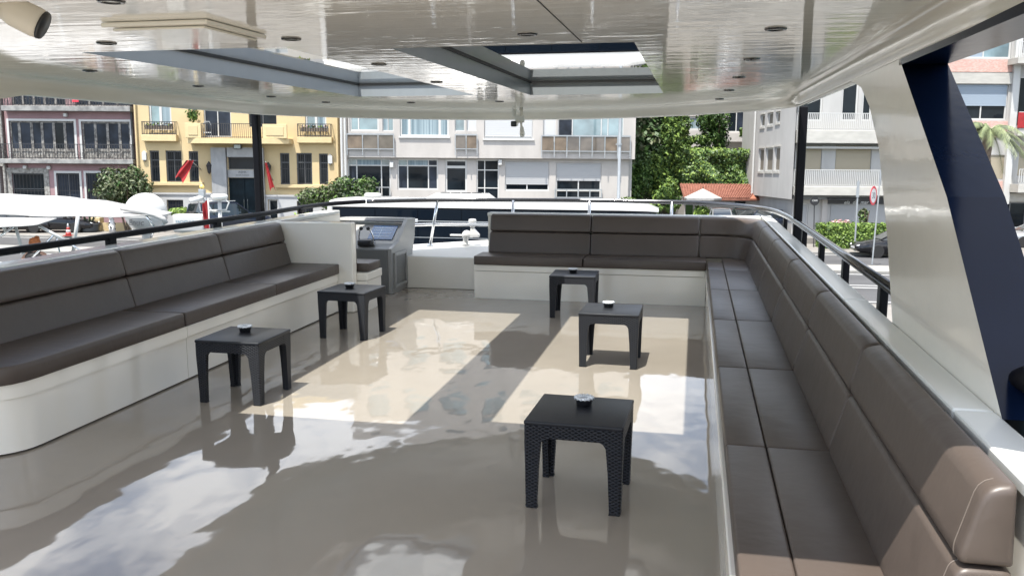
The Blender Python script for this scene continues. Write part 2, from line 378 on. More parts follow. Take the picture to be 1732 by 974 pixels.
# hull with foredeck, coamings, bulkhead
yacht = thing('yacht', 'white motor yacht under foot, its foredeck and coamings framing the deck', 'yacht', boat=True)
hull = [(-4.42, -4.0), (0.93, -4.0), (0.93, 9.0), (0.4, 10.6), (-0.6, 12.0), (-1.75, 12.9), (-2.9, 12.0), (-3.9, 10.6), (-4.42, 9.0)]
b = MB(); b.prism(hull, 'z', -3.9, -0.13); b.build('hull', 'boatwhite', yacht)
fd = [(-4.40, 9.59), (0.91, 9.59), (0.4, 10.55), (-0.6, 11.5), (-1.75, 12.2), (-2.9, 11.5), (-3.9, 10.55)]
b = MB(); b.prism(fd, 'z', -0.125, 0.375); b.build('foredeck', 'foredeck', yacht)
b = MB(); b.box(-3.30, -2.36, 9.565, 9.587, 0.002, 0.372, 0.004); b.build('bulkhead', 'gel', yacht)
b = MB(); b.box(0.73, 0.868, -0.9, 9.58, -0.1, 0.862); b.build('coaming', 'gel', yacht)
b = MB(); b.box(-4.345, -4.14, 2.9, 9.58, -0.1, 0.862); b.build('coaming', 'gel', yacht)
b = MB(); b.box(-2.32, 0.868, 9.592, 9.70, 0.376, 0.862); b.build('coaming', 'gel', yacht)
# caps in lengths with joints
for v0, v1 in ((-0.6, 2.47), (2.476, 4.27), (4.276, 7.2), (7.206, 9.72)):
    b = MB(); b.box(0.714, 0.822, v0, v1, 0.866, 0.906, 0.008); b.build('coaming_cap', 'cap', yacht)
for v0, v1 in ((2.9, 5.2), (5.206, 9.55)):
    b = MB(); b.box(-4.31, -4.124, v0, v1, 0.866, 0.906, 0.008); b.build('coaming_cap', 'cap', yacht)
b = MB(); b.box(-2.32, 0.708, 9.55, 9.705, 0.866, 0.904, 0.008); b.build('coaming_cap', 'cap', yacht)

# ---- canopy
canopy = thing('deck_canopy', 'glossy cream hardtop canopy with two glass skylights over the deck', 'canopy', boat=True)
front = [(0.84, 7.5), (0.80, 7.85), (0.62, 8.35), (0.30, 8.85), (-0.15, 9.45), (-0.75, 9.95), (-1.4, 10.25), (-2.05, 10.33), (-2.7, 10.2), (-3.3, 9.85), (-3.85, 9.3), (-4.2, 8.75), (-4.42, 8.2)]
def smooth_path(p, n=4):
    o = []
    for i in range(len(p)-1):
        p0 = Vector(p[max(i-1, 0)]); p1 = Vector(p[i]); p2 = Vector(p[i+1]); p3 = Vector(p[min(i+2, len(p)-1)])
        for k in range(n):
            t = k/n
            o.append(tuple(0.5*((2*p1)+(p2-p0)*t+(2*p0-5*p1+4*p2-p3)*t*t+(3*p1-p0-3*p2+p3)*t**3)))
    o.append(p[-1]); return o
fr = smooth_path(front, 4)
aft = smooth_path([(-4.42, 2.4), (-4.0, 2.1), (-3.0, 1.95), (-1.7, 1.90), (-0.4, 1.90), (0.35, 1.90), (0.60, 1.83), (0.84, 1.72)], 4)
outline = [(0.84, 3.0), (0.84, 5.0)] + fr + [(-4.42, 6.0), (-4.42, 4.0)] + aft
SKY = [(-1.45, -0.29, 4.02, 7.60), (-3.02, -1.93, 3.86, 7.50)]
ZC = 2.09
def inset(poly, d):
    n = len(poly); res = []
    area = sum(poly[i][0]*poly[(i+1) % n][1]-poly[(i+1) % n][0]*poly[i][1] for i in range(n))
    sg = 1 if area > 0 else -1
    for i in range(n):
        a, p, c = Vector(poly[i-1]), Vector(poly[i]), Vector(poly[(i+1) % n])
        t = ((p-a).normalized()+(c-p).normalized()).normalized(); nn = Vector((-t.y, t.x))*sg
        res.append(tuple(p+nn*d))
    return res
def sheet(outl, z, holes, name, mt, flip):
    t = bmesh.new()
    for lp in [outl]+[[(h[0], h[2]), (h[1], h[2]), (h[1], h[3]), (h[0], h[3])] for h in holes]:
        vs = [t.verts.new((p[0], p[1], z)) for p in lp]
        for i in range(len(vs)): t.edges.new((vs[i], vs[(i+1) % len(vs)]))
    bmesh.ops.triangle_fill(t, use_beauty=True, use_dissolve=False, edges=list(t.edges))
    for f in t.faces:
        if (f.normal.z > 0) == flip: f.normal_flip()
    mb = MB(); mb.merge(t); return mb.build(name, mt, canopy, fix=False)
inner = inset(outline, 0.11)
sheet(inner, ZC, SKY, 'ceiling', 'ceil', True)
sheet(outline, 2.30, [(h[0]-.0, h[1]+.0, h[2]-.0, h[3]+.0) for h in SKY], 'roof_top', 'gel', False)
# rim: rounded edge profile round the outline
prof = [(0.11, 2.09), (0.085, 2.088), (0.060, 2.078), (0.040, 2.055), (0.028, 2.02), (0.022, 1.99), (0.012, 1.974), (0.0, 1.97), (-0.03, 1.975), (-0.05, 1.995), (-0.055, 2.05), (-0.05, 2.2), (0.0, 2.30)]
ins = [inset(outline, d) for d, z in prof]
b = MB(); n_o = len(outline)
R_ = [[b.bm.verts.new((ins[k][i][0], ins[k][i][1], prof[k][1])) for k in range(len(prof))] for i in range(n_o)]
for i in range(n_o):
    j = (i+1) % n_o
    for k in range(len(prof)-1): b.face([R_[i][k], R_[j][k], R_[j][k+1], R_[i][k+1]])
b.build('rim', 'gelwarm', canopy, smooth=True)
# skylight wells
for i, (a0, a1, c0, c1) in enumerate(SKY):
    b = MB()
    for za, zb in ((2.09, 2.192), (2.205, 2.30)):
        for p, q in (((a0, c0), (a1, c0)), ((a1, c0), (a1, c1)), ((a1, c1), (a0, c1)), ((a0, c1), (a0, c0))):
            b.poly([(p[0], p[1], za), (q[0], q[1], za), (q[0], q[1], zb), (p[0], p[1], zb)])
    # flanged lower trim
    t_ = 0.012
    sk = b.build('skylight', 'greypaint', canopy, fix=False, label=['skylight with grey frame on the starboard side, nearer the middle of the photo', 'skylight with grey frame on the port side, left in the photo'][i])
    b = MB()
    for x0, x1, y0, y1 in ((a0+.001, a1-.001, c0+.001, c0+t_), (a0+.001, a1-.001, c1-t_, c1-.001), (a0+.001, a0+t_, c0+t_, c1-t_), (a1-t_, a1-.001, c0+t_, c1-t_)):
        b.box(x0, x1, y0, y1, 2.190, 2.207)
    b.build('gasket', 'gasket', sk)
    b = MB(); b.poly([(a0+.003, c0+.003, 2.2), (a1-.003, c0+.003, 2.2), (a1-.003, c1-.003, 2.2), (a0+.003, c1-.003, 2.2)])
    b.build('pane', 'skyglass', sk)
# ceiling spotlights
SPOTS = [(0.297, 3.702), (0.276, 4.871), (0.265, 6.054), (0.245, 7.329), (0.202, 8.564), (-1.75, 3.583), (-1.777, 4.727), (-1.83, 6.017), (-1.937, 8.517), (-2.873, 8.537),
         (-3.656, 4.737), (-3.721, 6.023), (-3.80, 7.33), (-3.70, 8.3), (-0.71, 3.651), (-1.889, 2.576), (-2.641, 3.548)]
ring0 = lens0 = None
for k, (u, v) in enumerate(SPOTS):
    if ring0 is None:
        b = MB(); b.lathe([(0.026, 0.001), (0.030, -0.006), (0.042, -0.006), (0.045, 0.0005)], (0, 0, 0), 20, cap=False)
        ring0 = b.build('spotlight', 'darksteel', canopy, smooth=True); o = ring0
        b = MB(); b.lathe([(0.0005, -0.003), (0.027, -0.002)], (0, 0, 0), 20, cap=False); lens0 = b.build('lens', 'lamp', ring0)
    else:
        o = ring0.copy(); COL.objects.link(o); c = lens0.copy(); COL.objects.link(c); c.parent = o
    o.location = (u, v, ZC)
b = MB(); b.box(-0.523, -0.519, 1.9, 3.975, 2.0875, 2.0899); b.build('panel_joint', 'gasket', canopy)
# access panel under the ceiling
b = MB(); b.box(-2.24, -1.79, 2.98, 3.44, 2.071, 2.0885, 0.006); pn = b.build('ceiling_panel', 'gelwarm', canopy)
b = MB(); b.box(-2.21, -1.82, 3.01, 3.41, 2.060, 2.0695, 0.004); b.build('panel_door', 'gelwarm', pn)
# raked side pillars; starboard then port
def pillar(ui, uo, sgn):
    # quad in (v, z): front edge and aft edge
    F = [(3.74, 0.90), (3.95, 1.24), (4.25, 1.62), (4.54, 1.82), (4.80, 1.93), (5.12, 1.985)]
    A = [(2.42, 0.90), (3.10, 1.46), (3.95, 1.985)]
    poly = [(2.42, 0.90), (3.74, 0.90)] + F[1:] + [(5.12, 2.05), (3.90, 2.05), (3.95, 1.985), (3.10, 1.455)]
    b = MB()
    n = len(poly)
    I = [b.bm.verts.new((ui, p[0], p[1])) for p in poly]; O = [b.bm.verts.new((uo, p[0], p[1])) for p in poly]
    b.m('gelwarm'); b.face(I); b.face(O)
    for i in range(n):
        j = (i+1) % n
        aftedge = i >= n-2 or i == n-1
        b.m('navy' if (i in (n-2, n-1) or i == n-3) else 'gelwarm'); b.face([I[i], I[j], O[j], O[i]])
    return b
b = pillar(0.822, 1.0, 1); p1 = b.build('pillar', None, canopy, label='raked cream pillar with a navy blue aft face on the starboard side')
# header over the aft opening: cream inside, navy underside
b = MB(); b.m('navy'); b.box(0.822, 1.0, 0.2, 3.955, 1.958, 2.10)
b.build('window_header', None, p1)
b = pillar(-4.40, -4.70, -1); b.build('pillar', None, canopy, label='raked cream pillar on the port side')
# front posts
b = MB(); b.box(0.872, 0.945, 7.965, 8.045, -0.1, 1.99, 0.012); b.build('post', 'blackpaint', canopy)
b = MB(); b.box(-4.50, -4.425, 8.22, 8.30, -0.1, 1.995, 0.012); b.build('post', 'blackpaint', canopy)

# ---- handrails
RZ = 0.985
pr_ = thing('handrail', 'black tubular handrail along the port side above the brown backrests', 'handrail', boat=True)
pp = [(-4.33, v, 0.965) for v in (2.0, 4.5, 6.5, 8.1)] + smooth_path([(-4.33, 8.1, 0.965), (-4.35, 8.9, .97), (-4.29, 9.6, .975), (-4.02, 10.08, .98)], 5)[1:]
b = MB(); b.tube(pp, 0.026, 10); b.build('tube', 'blackpaint', pr_, smooth=True)
for v in (3.9, 5.70, 7.2, 8.95):
    b = MB(); b.box(-4.352, -4.308, v-.045, v+.045, 0.80, 0.962, 0.01); b.build('stanchion', 'blackpaint', pr_)
sr = thing('handrail', 'dark polished handrail running round the bow and along the starboard coaming', 'handrail', boat=True)
pp = smooth_path([(-4.0, 10.1, .98), (-3.24, 10.5, .982), (-2.25, 10.68, .985), (-1.29, 10.78, .985), (-0.27, 10.72, .982), (0.25, 10.47, .98), (0.62, 10.0, .98), (0.82, 9.28, .985), (0.885, 8.3, .985)], 5) + [(0.893, 7, RZ), (0.893, 5.5, RZ), (0.893, 3.4, RZ)]
b = MB(); b.tube(pp, 0.027, 10); b.build('tube', 'darksteel', sr, smooth=True)
for v in (8.9, 7.35, 6.35, 5.35, 4.30):
    b = MB(); b.box(0.874, 0.912, v-.04, v+.04, 0.55, RZ-.005, 0.008); b.build('stanchion', 'blackpaint', sr)
for (a, c) in (((-3.2, 10.5), (-3.36, 10.65)), ((-2.25, 10.66), (-2.27, 10.68)), ((-1.29, 10.77), (-1.30, 10.79)), ((-0.27, 10.71), (-0.27, 10.72)), ):
    b = MB(); b.tube([(a[0], a[1], RZ), (c[0], c[1], 0.37)], 0.019, 8); b.lathe([(0.05, 0.372), (0.05, 0.385), (0.022, 0.41)], (c[0], c[1], 0), 10); b.build('stanchion', 'steel', sr, smooth=True)
b = MB(); b.tube([(-4.0, 10.25, .66), (-3.3, 10.58, .664), (-2.25, 10.70, .668), (-1.29, 10.78, .67), (-0.27, 10.71, .67)], 0.020, 8); b.build('mid_rail', 'steel', sr, smooth=True)
# aft grab rail, right border of the photo
gr = thing('grab_rail', 'black rounded grab rail end against the navy pillar face', 'grab rail', boat=True)
b = MB(); b.tube([(0.90, 2.56, 0.80), (0.90, 2.56, 0.93), (0.90, 2.545, 0.975), (0.90, 2.50, 0.995), (0.90, 2.3, 1.0), (0.90, 0.6, 1.0)], 0.036, 14); b.build('tube', 'blackpaint', gr, smooth=True)
b = MB(); b.tube([(0.90, 1.2, 0.82), (0.90, 1.2, 1.0)], 0.03, 10); b.build('stanchion', 'blackpaint', gr, smooth=True)

# ---- seating
def base_block(mb, outl, z0, z1): mb.prism(outl, 'z', z0, z1)
LOW = round_poly([(0.0, 0.462), (0.0, 0.49), (0.055, 0.69), (0.075, 0.702), (0.172, 0.702), (0.172, 0.462)], [0.02, .02, 0.05, .02, 0.02, 0.01])
UPP = round_poly([(0.062, 0.708), (0.060, 0.735), (0.100, 0.890), (0.165, 0.902), (0.172, 0.708)], [0.02, 0.02, 0.05, 0.015, 0.01])
def straight(p, q, n, k=8):
    return [((p[0]+(q[0]-p[0])*i/k, p[1]+(q[1]-p[1])*i/k), n) for i in range(k+1)]
def backrests(root, path_pieces):
    for pth in path_pieces:
        b = MB(); plan_sweep(b, pth, LOW, 0.018); b.build('lower_back_cushion', 'leather', root, smooth=True)
        b = MB(); plan_sweep(b, pth, UPP, 0.022); b.build('upper_back_cushion', 'leather', root, smooth=True)
def seat(root, x0, x1, y0, y1, name='seat_cushion', bev=0.010, z0=0.388, z1=0.472):
    b = MB(); b.box(x0, x1, y0, y1, z0, z1, bev, 3)
    # gentle crown on the top
    cx, cy = (x0+x1)/2, (y0+y1)/2
    o = b.build(name, 'leather', root, smooth=True); return o
# starboard bench
sb = thing('bench', 'long taupe leather sofa along the starboard side with stitched cushions', 'sofa', group='built in deck sofas', boat=True)
b = MB(); b.box(0.146, 0.60, 1.86, 9.0, 0.0, 0.30); b.build('base', 'gel', sb)
b = MB(); b.box(0.136, 0.60, 1.86, 9.0, 0.304, 0.385, 0.006); b.build('base_top', 'gel', sb)
SE = [1.92, 3.32, 4.57, 5.89, 7.20, 8.40]
for a, c in zip(SE[:-1], SE[1:]):
    seat(sb, 0.152, 0.304, a+.002, c-.002); seat(sb, 0.306, 0.56, a+.002, c-.002)
seat(sb, 0.152, 0.304, 8.402, 8.985); seat(sb, 0.307, 0.56, 8.402, 9.40)
UB = 0.535
pieces = [straight((UB, a+.003), (UB, c-.003), (1, 0), 6) for a, c in zip(SE[:-1], SE[1:])]
rc = 0.30; VB = 9.37
arc = [((UB-rc+rc*math.cos(t), VB-rc+rc*math.sin(t)), (math.cos(t), math.sin(t))) for t in [math.pi/2*k/8 for k in range(9)]]
corner = straight((UB, 8.403), (UB, VB-rc-.03), (1, 0), 5)+arc+straight((UB-rc-.03, VB), (0.07, VB), (0, 1), 4)
pieces.append(corner)
backrests(sb, pieces)
M['thread'] = mat('pale stitching thread', (0.13, 0.108, 0.092), rough=0.8)
for prof_, nm in ((UPP, 'stitching'), (LOW, 'stitching')):            # stitched end seams of the aftmost cushions
    k_ = [p for p in prof_ if p[0] < .150]; k_.sort(key=lambda p: p[1])
    b = MB(); b.tube([(UB+d-.0005, 1.92+.052, z) for d, z in k_ if z > .47], 0.0017, 5); b.build(nm, 'thread', sb)
# bow bench
fb = thing('bench', 'taupe leather sofa across the bow facing aft, behind the far side table', 'sofa', group='built in deck sofas', boat=True)
b = MB(); b.box(-2.345, 0.142, 9.035, 9.56, 0.0, 0.30); b.build('base', 'gel', fb)
b = MB(); b.box(-2.350, 0.132, 9.025, 9.56, 0.304, 0.372, 0.006); b.build('base_top', 'gel', fb)
for a, c in ((-2.345, -1.145), (-1.14, 0.146)): seat(fb, a+.003, c-.003, 9.0, 9.40, z0=0.375, z1=0.470)
backrests(fb, [straight((-1.115, VB), (-2.26, VB), (0, 1), 6), straight((0.062, VB), (-1.107, VB), (0, 1), 6)])
# port bench
pb = thing('bench', 'taupe leather sofa along the port side ending in a rounded white base', 'sofa', group='built in deck sofas', boat=True)
def rbase(x0, x1, y0, y1, r):
    pts = [(x0, y1), (x1, y1)] + [(x1-r+r*math.cos(t), y0+r-r*math.sin(t)) for t in [math.pi/2*k/8 for k in range(9)]] + [(x0, y0)]
    return pts
b = MB(); b.prism(rbase(-4.22, -3.475, 3.62, 5.290, 0.26), 'z', 0.012, 0.305); b.build('base', 'gel', pb, auto=35)
b = MB(); b.prism(rbase(-4.22, -3.463, 3.605, 5.290, 0.27), 'z', 0.309, 0.388); b.build('base_top', 'gel', pb, auto=35)
b = MB(); b.box(-4.22, -3.475, 5.296, 7.925, 0.012, 0.305); b.build('base', 'gel', pb)
b = MB(); b.box(-4.22, -3.463, 5.296, 7.925, 0.309, 0.388, 0.004); b.build('base_top', 'gel', pb)
b = MB(); b.prism(rbase(-4.20, -3.50, 3.65, 7.92, 0.25), 'z', 0.0, 0.012); b.build('plinth', 'blackpaint', pb)
LS = [5.27, 6.60, 7.92]
rp = round_poly([(-4.06, 5.262), (-3.448, 5.262), (-3.448, 3.60), (-4.06, 3.60)], [0.01, 0.03, 0.28, 0.02], 6)
b = MB(); zz = [(0.391, 0.006), (0.400, 0.0), (0.465, 0.0), (0.482, 0.004), (0.4885, 0.011), (0.490, 0.020)]
b.loft([[(p[0], p[1], z) for p in inset(rp, d)] for z, d in zz]); b.build('seat_cushion', 'leather', pb, auto=38)
seat(pb, -3.98, -3.448, 5.268, 6.595, z0=.391, z1=.490); seat(pb, -3.98, -3.448, 6.601, 7.92, z0=.391, z1=.490)
PB = -3.945
backrests(pb, [straight((PB, a+.004), (PB, c-.004), (-1, 0), 6) for a, c in ((2.9, 4.1), (4.1, 5.42), (5.42, 6.72), (6.72, 7.90))])
# helm seat + partition
hp = thing('partition', 'white partition panel closing the forward end of the port sofa', 'partition', boat=True)
b = MB(); b.box(-4.22, -3.305, 7.93, 8.03, 0.0, 0.900, 0.012); b.build('panel', 'gel', hp)
hs = thing('captain_bench', 'small captain bench with taupe cushions in front of the steering console', 'bench', boat=True)
b = MB(); b.box(-4.22, -3.21, 8.035, 8.45, 0.0, 0.305); b.build('base', 'gel', hs)
b = MB(); b.box(-4.22, -3.20, 8.035, 8.46, 0.309, 0.388, 0.006); b.build('base_top', 'gel', hs)
seat(hs, -4.2, -3.22, 8.12, 8.47, z0=.391, z1=.475)
b = MB(); b.box(-4.2, -3.33, 8.035, 8.115, 0.40, 0.90, 0.025, 3); b.build('back_cushion', 'leather', hs, smooth=True)

# ---- console
cs = thing('helm_console', 'grey steering console with a blue screen and twin throttle levers', 'console', boat=True)
body = [(9.09, 0.0), (9.80, 0.0), (9.95, 0.74), (9.66, 0.745), (9.32, 0.545), (9.09, 0.51)]
b = MB(); b.prism(body, 'x', -4.16, -3.36); b.build('body', 'console', cs)
b = MB(); b.box(-4.155, -3.362, 9.072, 9.089, 0.004, 0.50, .003); b.build('front_panel', 'consoleshade', cs)
cheek = [(9.075, 0.002), (9.58, 0.002), (9.80, 0.38), (9.90, 0.60), (9.93, 0.80), (9.64, 0.805), (9.50, 0.70), (9.32, 0.57), (9.075, 0.515)]
b = MB(); b.prism(cheek, 'x', -3.358, -3.315); ck = b.build('side_panel', 'console', cs)
b = MB()
for y0, y1, z0, z1 in ((9.13, 9.165, .06, .46), (9.52, 9.555, .06, .46), (9.165, 9.52, .06, .10), (9.165, 9.52, .42, .46)): b.box(-3.316, -3.290, y0, y1, z0, z1, .006)
dr = b.build('door_frame', 'console', ck); b = MB(); b.box(-3.314, -3.307, 9.17, 9.515, .105, .415, .003); b.build('door_panel', 'consoleshade', ck)
b = MB(); b.prism(cheek, 'x', -4.205, -4.162); b.build('side_panel', 'console', cs)
b = MB(); b.prism([(9.62, 0.78), (9.97, 0.76), (9.97, 0.80), (9.64, 0.815)], 'x', -4.16, -3.36); b.build('hood', 'console', cs)
sl_n = Vector((0, 0.34, 0.20)).normalized(); sl_up = Vector((0, -0.20, 0.34)).normalized()
def dash(u, t, h): p = Vector((u, 9.32, 0.545))+Vector((0, 0.34, 0.20))*t+Vector((0, -0.507, 0.862))*h; return p
b = MB(); b.loft([[dash(-3.72, .18, h), dash(-3.42, .18, h), dash(-3.42, .86, h), dash(-3.72, .86, h)] for h in (0.001, 0.012)]); scn = b.build('screen', 'screen', cs)
b = MB()
for t in (.30, .45, .60, .72): b.loft([[dash(-3.69, t, h), dash(-3.46, t, h), dash(-3.46, t+.03, h), dash(-3.69, t+.03, h)] for h in (0.0125, 0.0135)])
b.loft([[dash(-3.60, .25, h), dash(-3.59, .25, h), dash(-3.59, .8, h), dash(-3.60, .8, h)] for h in (0.0137, 0.0145)])
b.build('chart_marks', 'screenline', scn)
th = thing('throttle', 'black throttle box with two chrome levers and black knobs on the console', 'throttle', (-3.66, 9.20, 0.528), boat=True)
b = MB(); b.box(-.09, .09, -.075, .06, 0, .075, .02); b.build('box', 'blackplastic', th, smooth=True)
for s in (-1, 1):
    b = MB(); b.tube([(s*.085, 0, .03), (s*.088, -.01, .10), (s*.07, -.03, .17), (s*.045, -.045, .20)], .009, 8); lv = b.build('lever', 'chrome', th, smooth=True)
    b = MB(); b.lathe([(.002, -.022), (.018, -.016), (.024, 0), (.018, .016), (.002, .022)], (s*.042, -.047, .205), 12); b.build('knob', 'blackplastic', lv, smooth=True)
    b = MB(); b.lathe([(.022, 0), (.022, .02)], (s*.095-.01, 0, .03), 12, axis='x'); b.build('pivot', 'chrome', lv)

# ---- side tables
def make_table():
    r = thing('side_table', '', 'side table', group='anthracite rattan side tables', boat=True)
    H, hw = 0.414, 0.225
    b = MB(); b.box(-hw+.001, hw-.001, -hw+.001, hw-.001, H-.020, H, .007, 3); b.build('table_top', 'tabletop', r, smooth=False, auto=40)
    # apron panels
    def panel(rot):
        q = Matrix.Rotation(rot, 3, 'Z')
        b = MB(); uvl = b.bm.loops.layers.uv.new('UVMap')
        pts = [(-hw+.03, H-.018), (hw-.03, H-.018), (hw-.03, H-.088), (hw-.085, H-.088), (hw-.105, H-.078), (-hw+.105, H-.078), (-hw+.085, H-.088), (-hw+.03, H-.088)]
        A = [b.bm.verts.new(q@Vector((x, -hw+.004, z))) for x, z in pts]; B = [b.bm.verts.new(q@Vector((x, -hw+.020, z))) for x, z in pts]
        f = b.face(A); g = b.face(list(reversed(B)))
        for i in range(len(A)): b.face([A[i], B[i], B[(i+1) % len(A)], A[(i+1) % len(A)]])
        for ff in b.bm.faces:
            for l in ff.loops:
                c = q.inverted()@l.vert.co; l[uvl].uv = (c.x*11, c.z*19)
        b.build('apron', 'rattan', r)
    for k in range(4): panel(k*math.pi/2)
    # legs: L-shaped tapered shells
    def leg(rot):
        q = Matrix.Rotation(rot, 3, 'Z')
        b = MB(); uvl = b.bm.loops.layers.uv.new('UVMap')
        rings = []
        for z, w_, o in ((0.0, .052, .010), (0.012, .052, .007), (0.013, .050, .009), (0.20, .062, .006), (0.31, .075, .003), (0.345, .098, .003), (H-.0205, .105, .003)):
            c = -hw+o; t = .03
            base = [(c+.006, c), (c+w_, c), (c+w_, c+t), (c+t, c+t), (c+t, c+w_), (c, c+w_), (c, c+.006)]
            if z > H-.03: base = [(x, y) for x, y in base]
            rings.append([q@Vector((x, y, z)) for x, y in base])
        b.loft(rings)
        for ff in b.bm.faces:
            for l in ff.loops:
                c = q.inverted()@l.vert.co; nrm = q.inverted()@ff.normal if ff.normal.length else Vector((0, 1, 0))
                ff.normal_update()
                l[uvl].uv = ((c.x+c.y)*11, c.z*19)
        b.build('leg', 'rattan', r)
    for k in range(4): leg(k*math.pi/2)
    return r
TB = [(-0.486, 3.838, -0.034, 'large nearest anthracite rattan side table in the foreground'),
      (-0.592, 6.45, -0.011, 'anthracite rattan side table standing fully in the right patch of sunlight'),
      (-1.133, 8.301, 0.026, 'farthest anthracite rattan side table, against the bow sofa'),
      (-2.875, 5.028, 0.001, 'anthracite rattan side table in front of the middle of the port sofa, half in sun'),
      (-2.918, 6.965, -0.055, 'anthracite rattan side table beside the white partition and helm seat')]
t0 = make_table(); t0['label'] = TB[0][3]; t0.location = (TB[0][0], TB[0][1], 0); t0.rotation_euler = (0, 0, TB[0][2])
for x, y, a, lb in TB[1:]: dup(t0, (x, y, 0), a, lb)
def make_ash():
    r = thing('ashtray', '', 'ashtray', group='windproof ashtrays on the side tables', boat=True)
    b = MB(); b.lathe([(.030, 0), (.036, .004), (.040, .034), (.038, .036), (.034, .030)], seg=24); b.build('bowl', 'blackplastic', r, auto=50)
    b = MB(); b.lathe([(.043, .034), (.044, .040), (.040, .044), (.028, .036), (.010, .034), (.001, .034)], seg=28, cap=False)
    # radial ribs
    for k in range(14):
        a = 2*math.pi*k/14
        b.tube([(math.cos(a)*.018, math.sin(a)*.018, .037), (math.cos(a)*.032, math.sin(a)*.032, .043), (math.cos(a)*.044, math.sin(a)*.044, .042), (math.cos(a)*.046, math.sin(a)*.046, .032)], .0042, 5)
    b.build('ribbed_lid', 'ashlid', r, smooth=True); return r
a0 = make_ash()
AS = [((0.005, 0.07), 'silver lidded ashtray on the large nearest side table'), ((-0.03, .06), 'silver lidded ashtray on the side table standing in the right sun patch'),
      ((-0.02, .03), 'silver lidded ashtray on the farthest side table by the bow sofa'), ((-0.03, .07), 'silver lidded ashtray on the side table in front of the port sofa'),
      ((-0.03, .02), 'silver lidded ashtray on the side table beside the helm seat')]
for k, ((dx, dy), lb) in enumerate(AS):
    x, y, a = TB[k][:3]; p = (x+dx, y+dy, 0.414)
    if k == 0: a0.location = p; a0['label'] = lb
    else: dup(a0, p, 0.3*k, lb)

# ---- things fixed under the canopy
sc_ = thing('security_camera', 'beige security camera on a bracket under the ceiling at the top left corner', 'camera', (-2.065, 2.37, 2.048), boat=True)
sc_.scale = (.8, .8, .8)
def tfcam(v):
    return v
b = MB(); b.tube([(-.10, 0, .053), (-.10, 0, .02), (-.075, .0, .005)], .020, 12); b.lathe([(.04, .045), (.04, .054)], (-.10, 0, 0), 16); b.build('bracket', 'beigeplastic', sc_, smooth=True)
d_ = Vector((0.75, 0.35, -0.42)).normalized()
b = MB(); p0 = Vector((-.075, 0, .005)); b.tube([p0, p0+d_*.012, p0+d_*.05, p0+d_*.13, p0+d_*.155], [.014, .046, .058, .060, .056], 16); b.build('housing', 'beigeplastic', sc_, smooth=True)
b = MB(); b.tube([p0+d_*.154, p0+d_*.166], [.058, .054], 16); b.build('front_ring', 'blackplastic', sc_, smooth=True)
wc = thing('security_camera', 'white wireless security camera with paddle antenna hanging from the front rim of the canopy', 'camera', (-2.03, 9.98, 2.0), boat=True)
b = MB(); b.box(-.085, -.045, 0.0, .06, .0, .085, .005); b.box(-.05, .055, -.03, .03, -.075, .015, .015); b.build('bracket', 'whiteplastic', wc, smooth=True)
b = MB(); b.tube([(-.055, .03, -.085), (-.055, -.07, -.088)], .034, 14); hb = b.build('housing', 'whiteplastic', wc, auto=40)
b = MB(); b.box(-.088, -.022, -.082, -.070, -.120, -.056, .012); b.build('lens', 'blackplastic', hb)
b = MB(); b.tube([(.02, -.02, -.06), (.025, -.02, -.11), (.03, -.02, -.13), (.036, -.02, -.20), (.036, -.02, -.235)], [.013, .013, .022, .032, .024], 12); b.build('antenna', 'whiteplastic', wc, smooth=True)
b = MB(); b.tube([(.02, -.01, -.0), (.03, -.02, .05), (.02, .0, .085)], .02, 10); b.build('cable_arm', 'beigeplastic', wc, smooth=True)

# ---- foredeck gear
ra = thing('radar_antenna', 'white open array radar with a small searchlight on its bar, standing on the foredeck', 'radar', (-2.93, 10.85, 0.376), boat=True)
b = MB(); b.lathe([(.05, 0), (.036, .02), (.034, .10), (.048, .11)], seg=14); b.build('pedestal', 'boatwhite', ra, smooth=True)
b = MB(); b.lathe([(.062, .112), (.066, .135), (.058, .165), (.035, .19), (.005, .198)], (.015, 0, 0), 16); b.build('dome', 'boatwhite', ra, smooth=True)
b = MB(); b.box(-.21, .155, -.03, .03, .118, .142, .01); b.build('array_bar', 'boatwhite', ra)
b = MB(); b.loft([[(x, y, z) for x, y in ((.06, -.04), (.185, -.04), (.185, .04), (.06, .04))] if z < .15 else [(x, y, z) for x, y in ((.075, -.02), (.11, -.02), (.11, .02), (.075, .02))] for z in (.112, .142, .235)]); sg = b.build('searchlight', 'boatwhite', ra)
b = MB(); b.lathe([(.018, .23), (.034, .245), (.050, .29), (.053, .325), (.045, .345), (.01, .35)], (.093, 0, 0), 16); b.build('head', 'boatwhite', sg, smooth=True)

# =================================================================== THE TOWN (world frame)
def ray(px, py):
    R, U, F = T_AX
    return F+R*((px-IW/2)/FPX)-U*((py-IH/2)/FPX)
def at(px, py, Y):
    """photo measurement -> metres on the vertical plane y = Y"""
    d = ray(px, py); k = Y/d.y; p = T_POS+d*k
    return p.x, p.z
def R4(px0, py0, px1, py1, Y):
    cx, cy = (px0+px1)/2, (py0+py1)/2
    x0, _ = at(px0, cy, Y); x1, _ = at(px1, cy, Y); _, z1 = at(cx, py0, Y); _, z0 = at(cx, py1, Y)
    return (x0, z0, x1, z1)

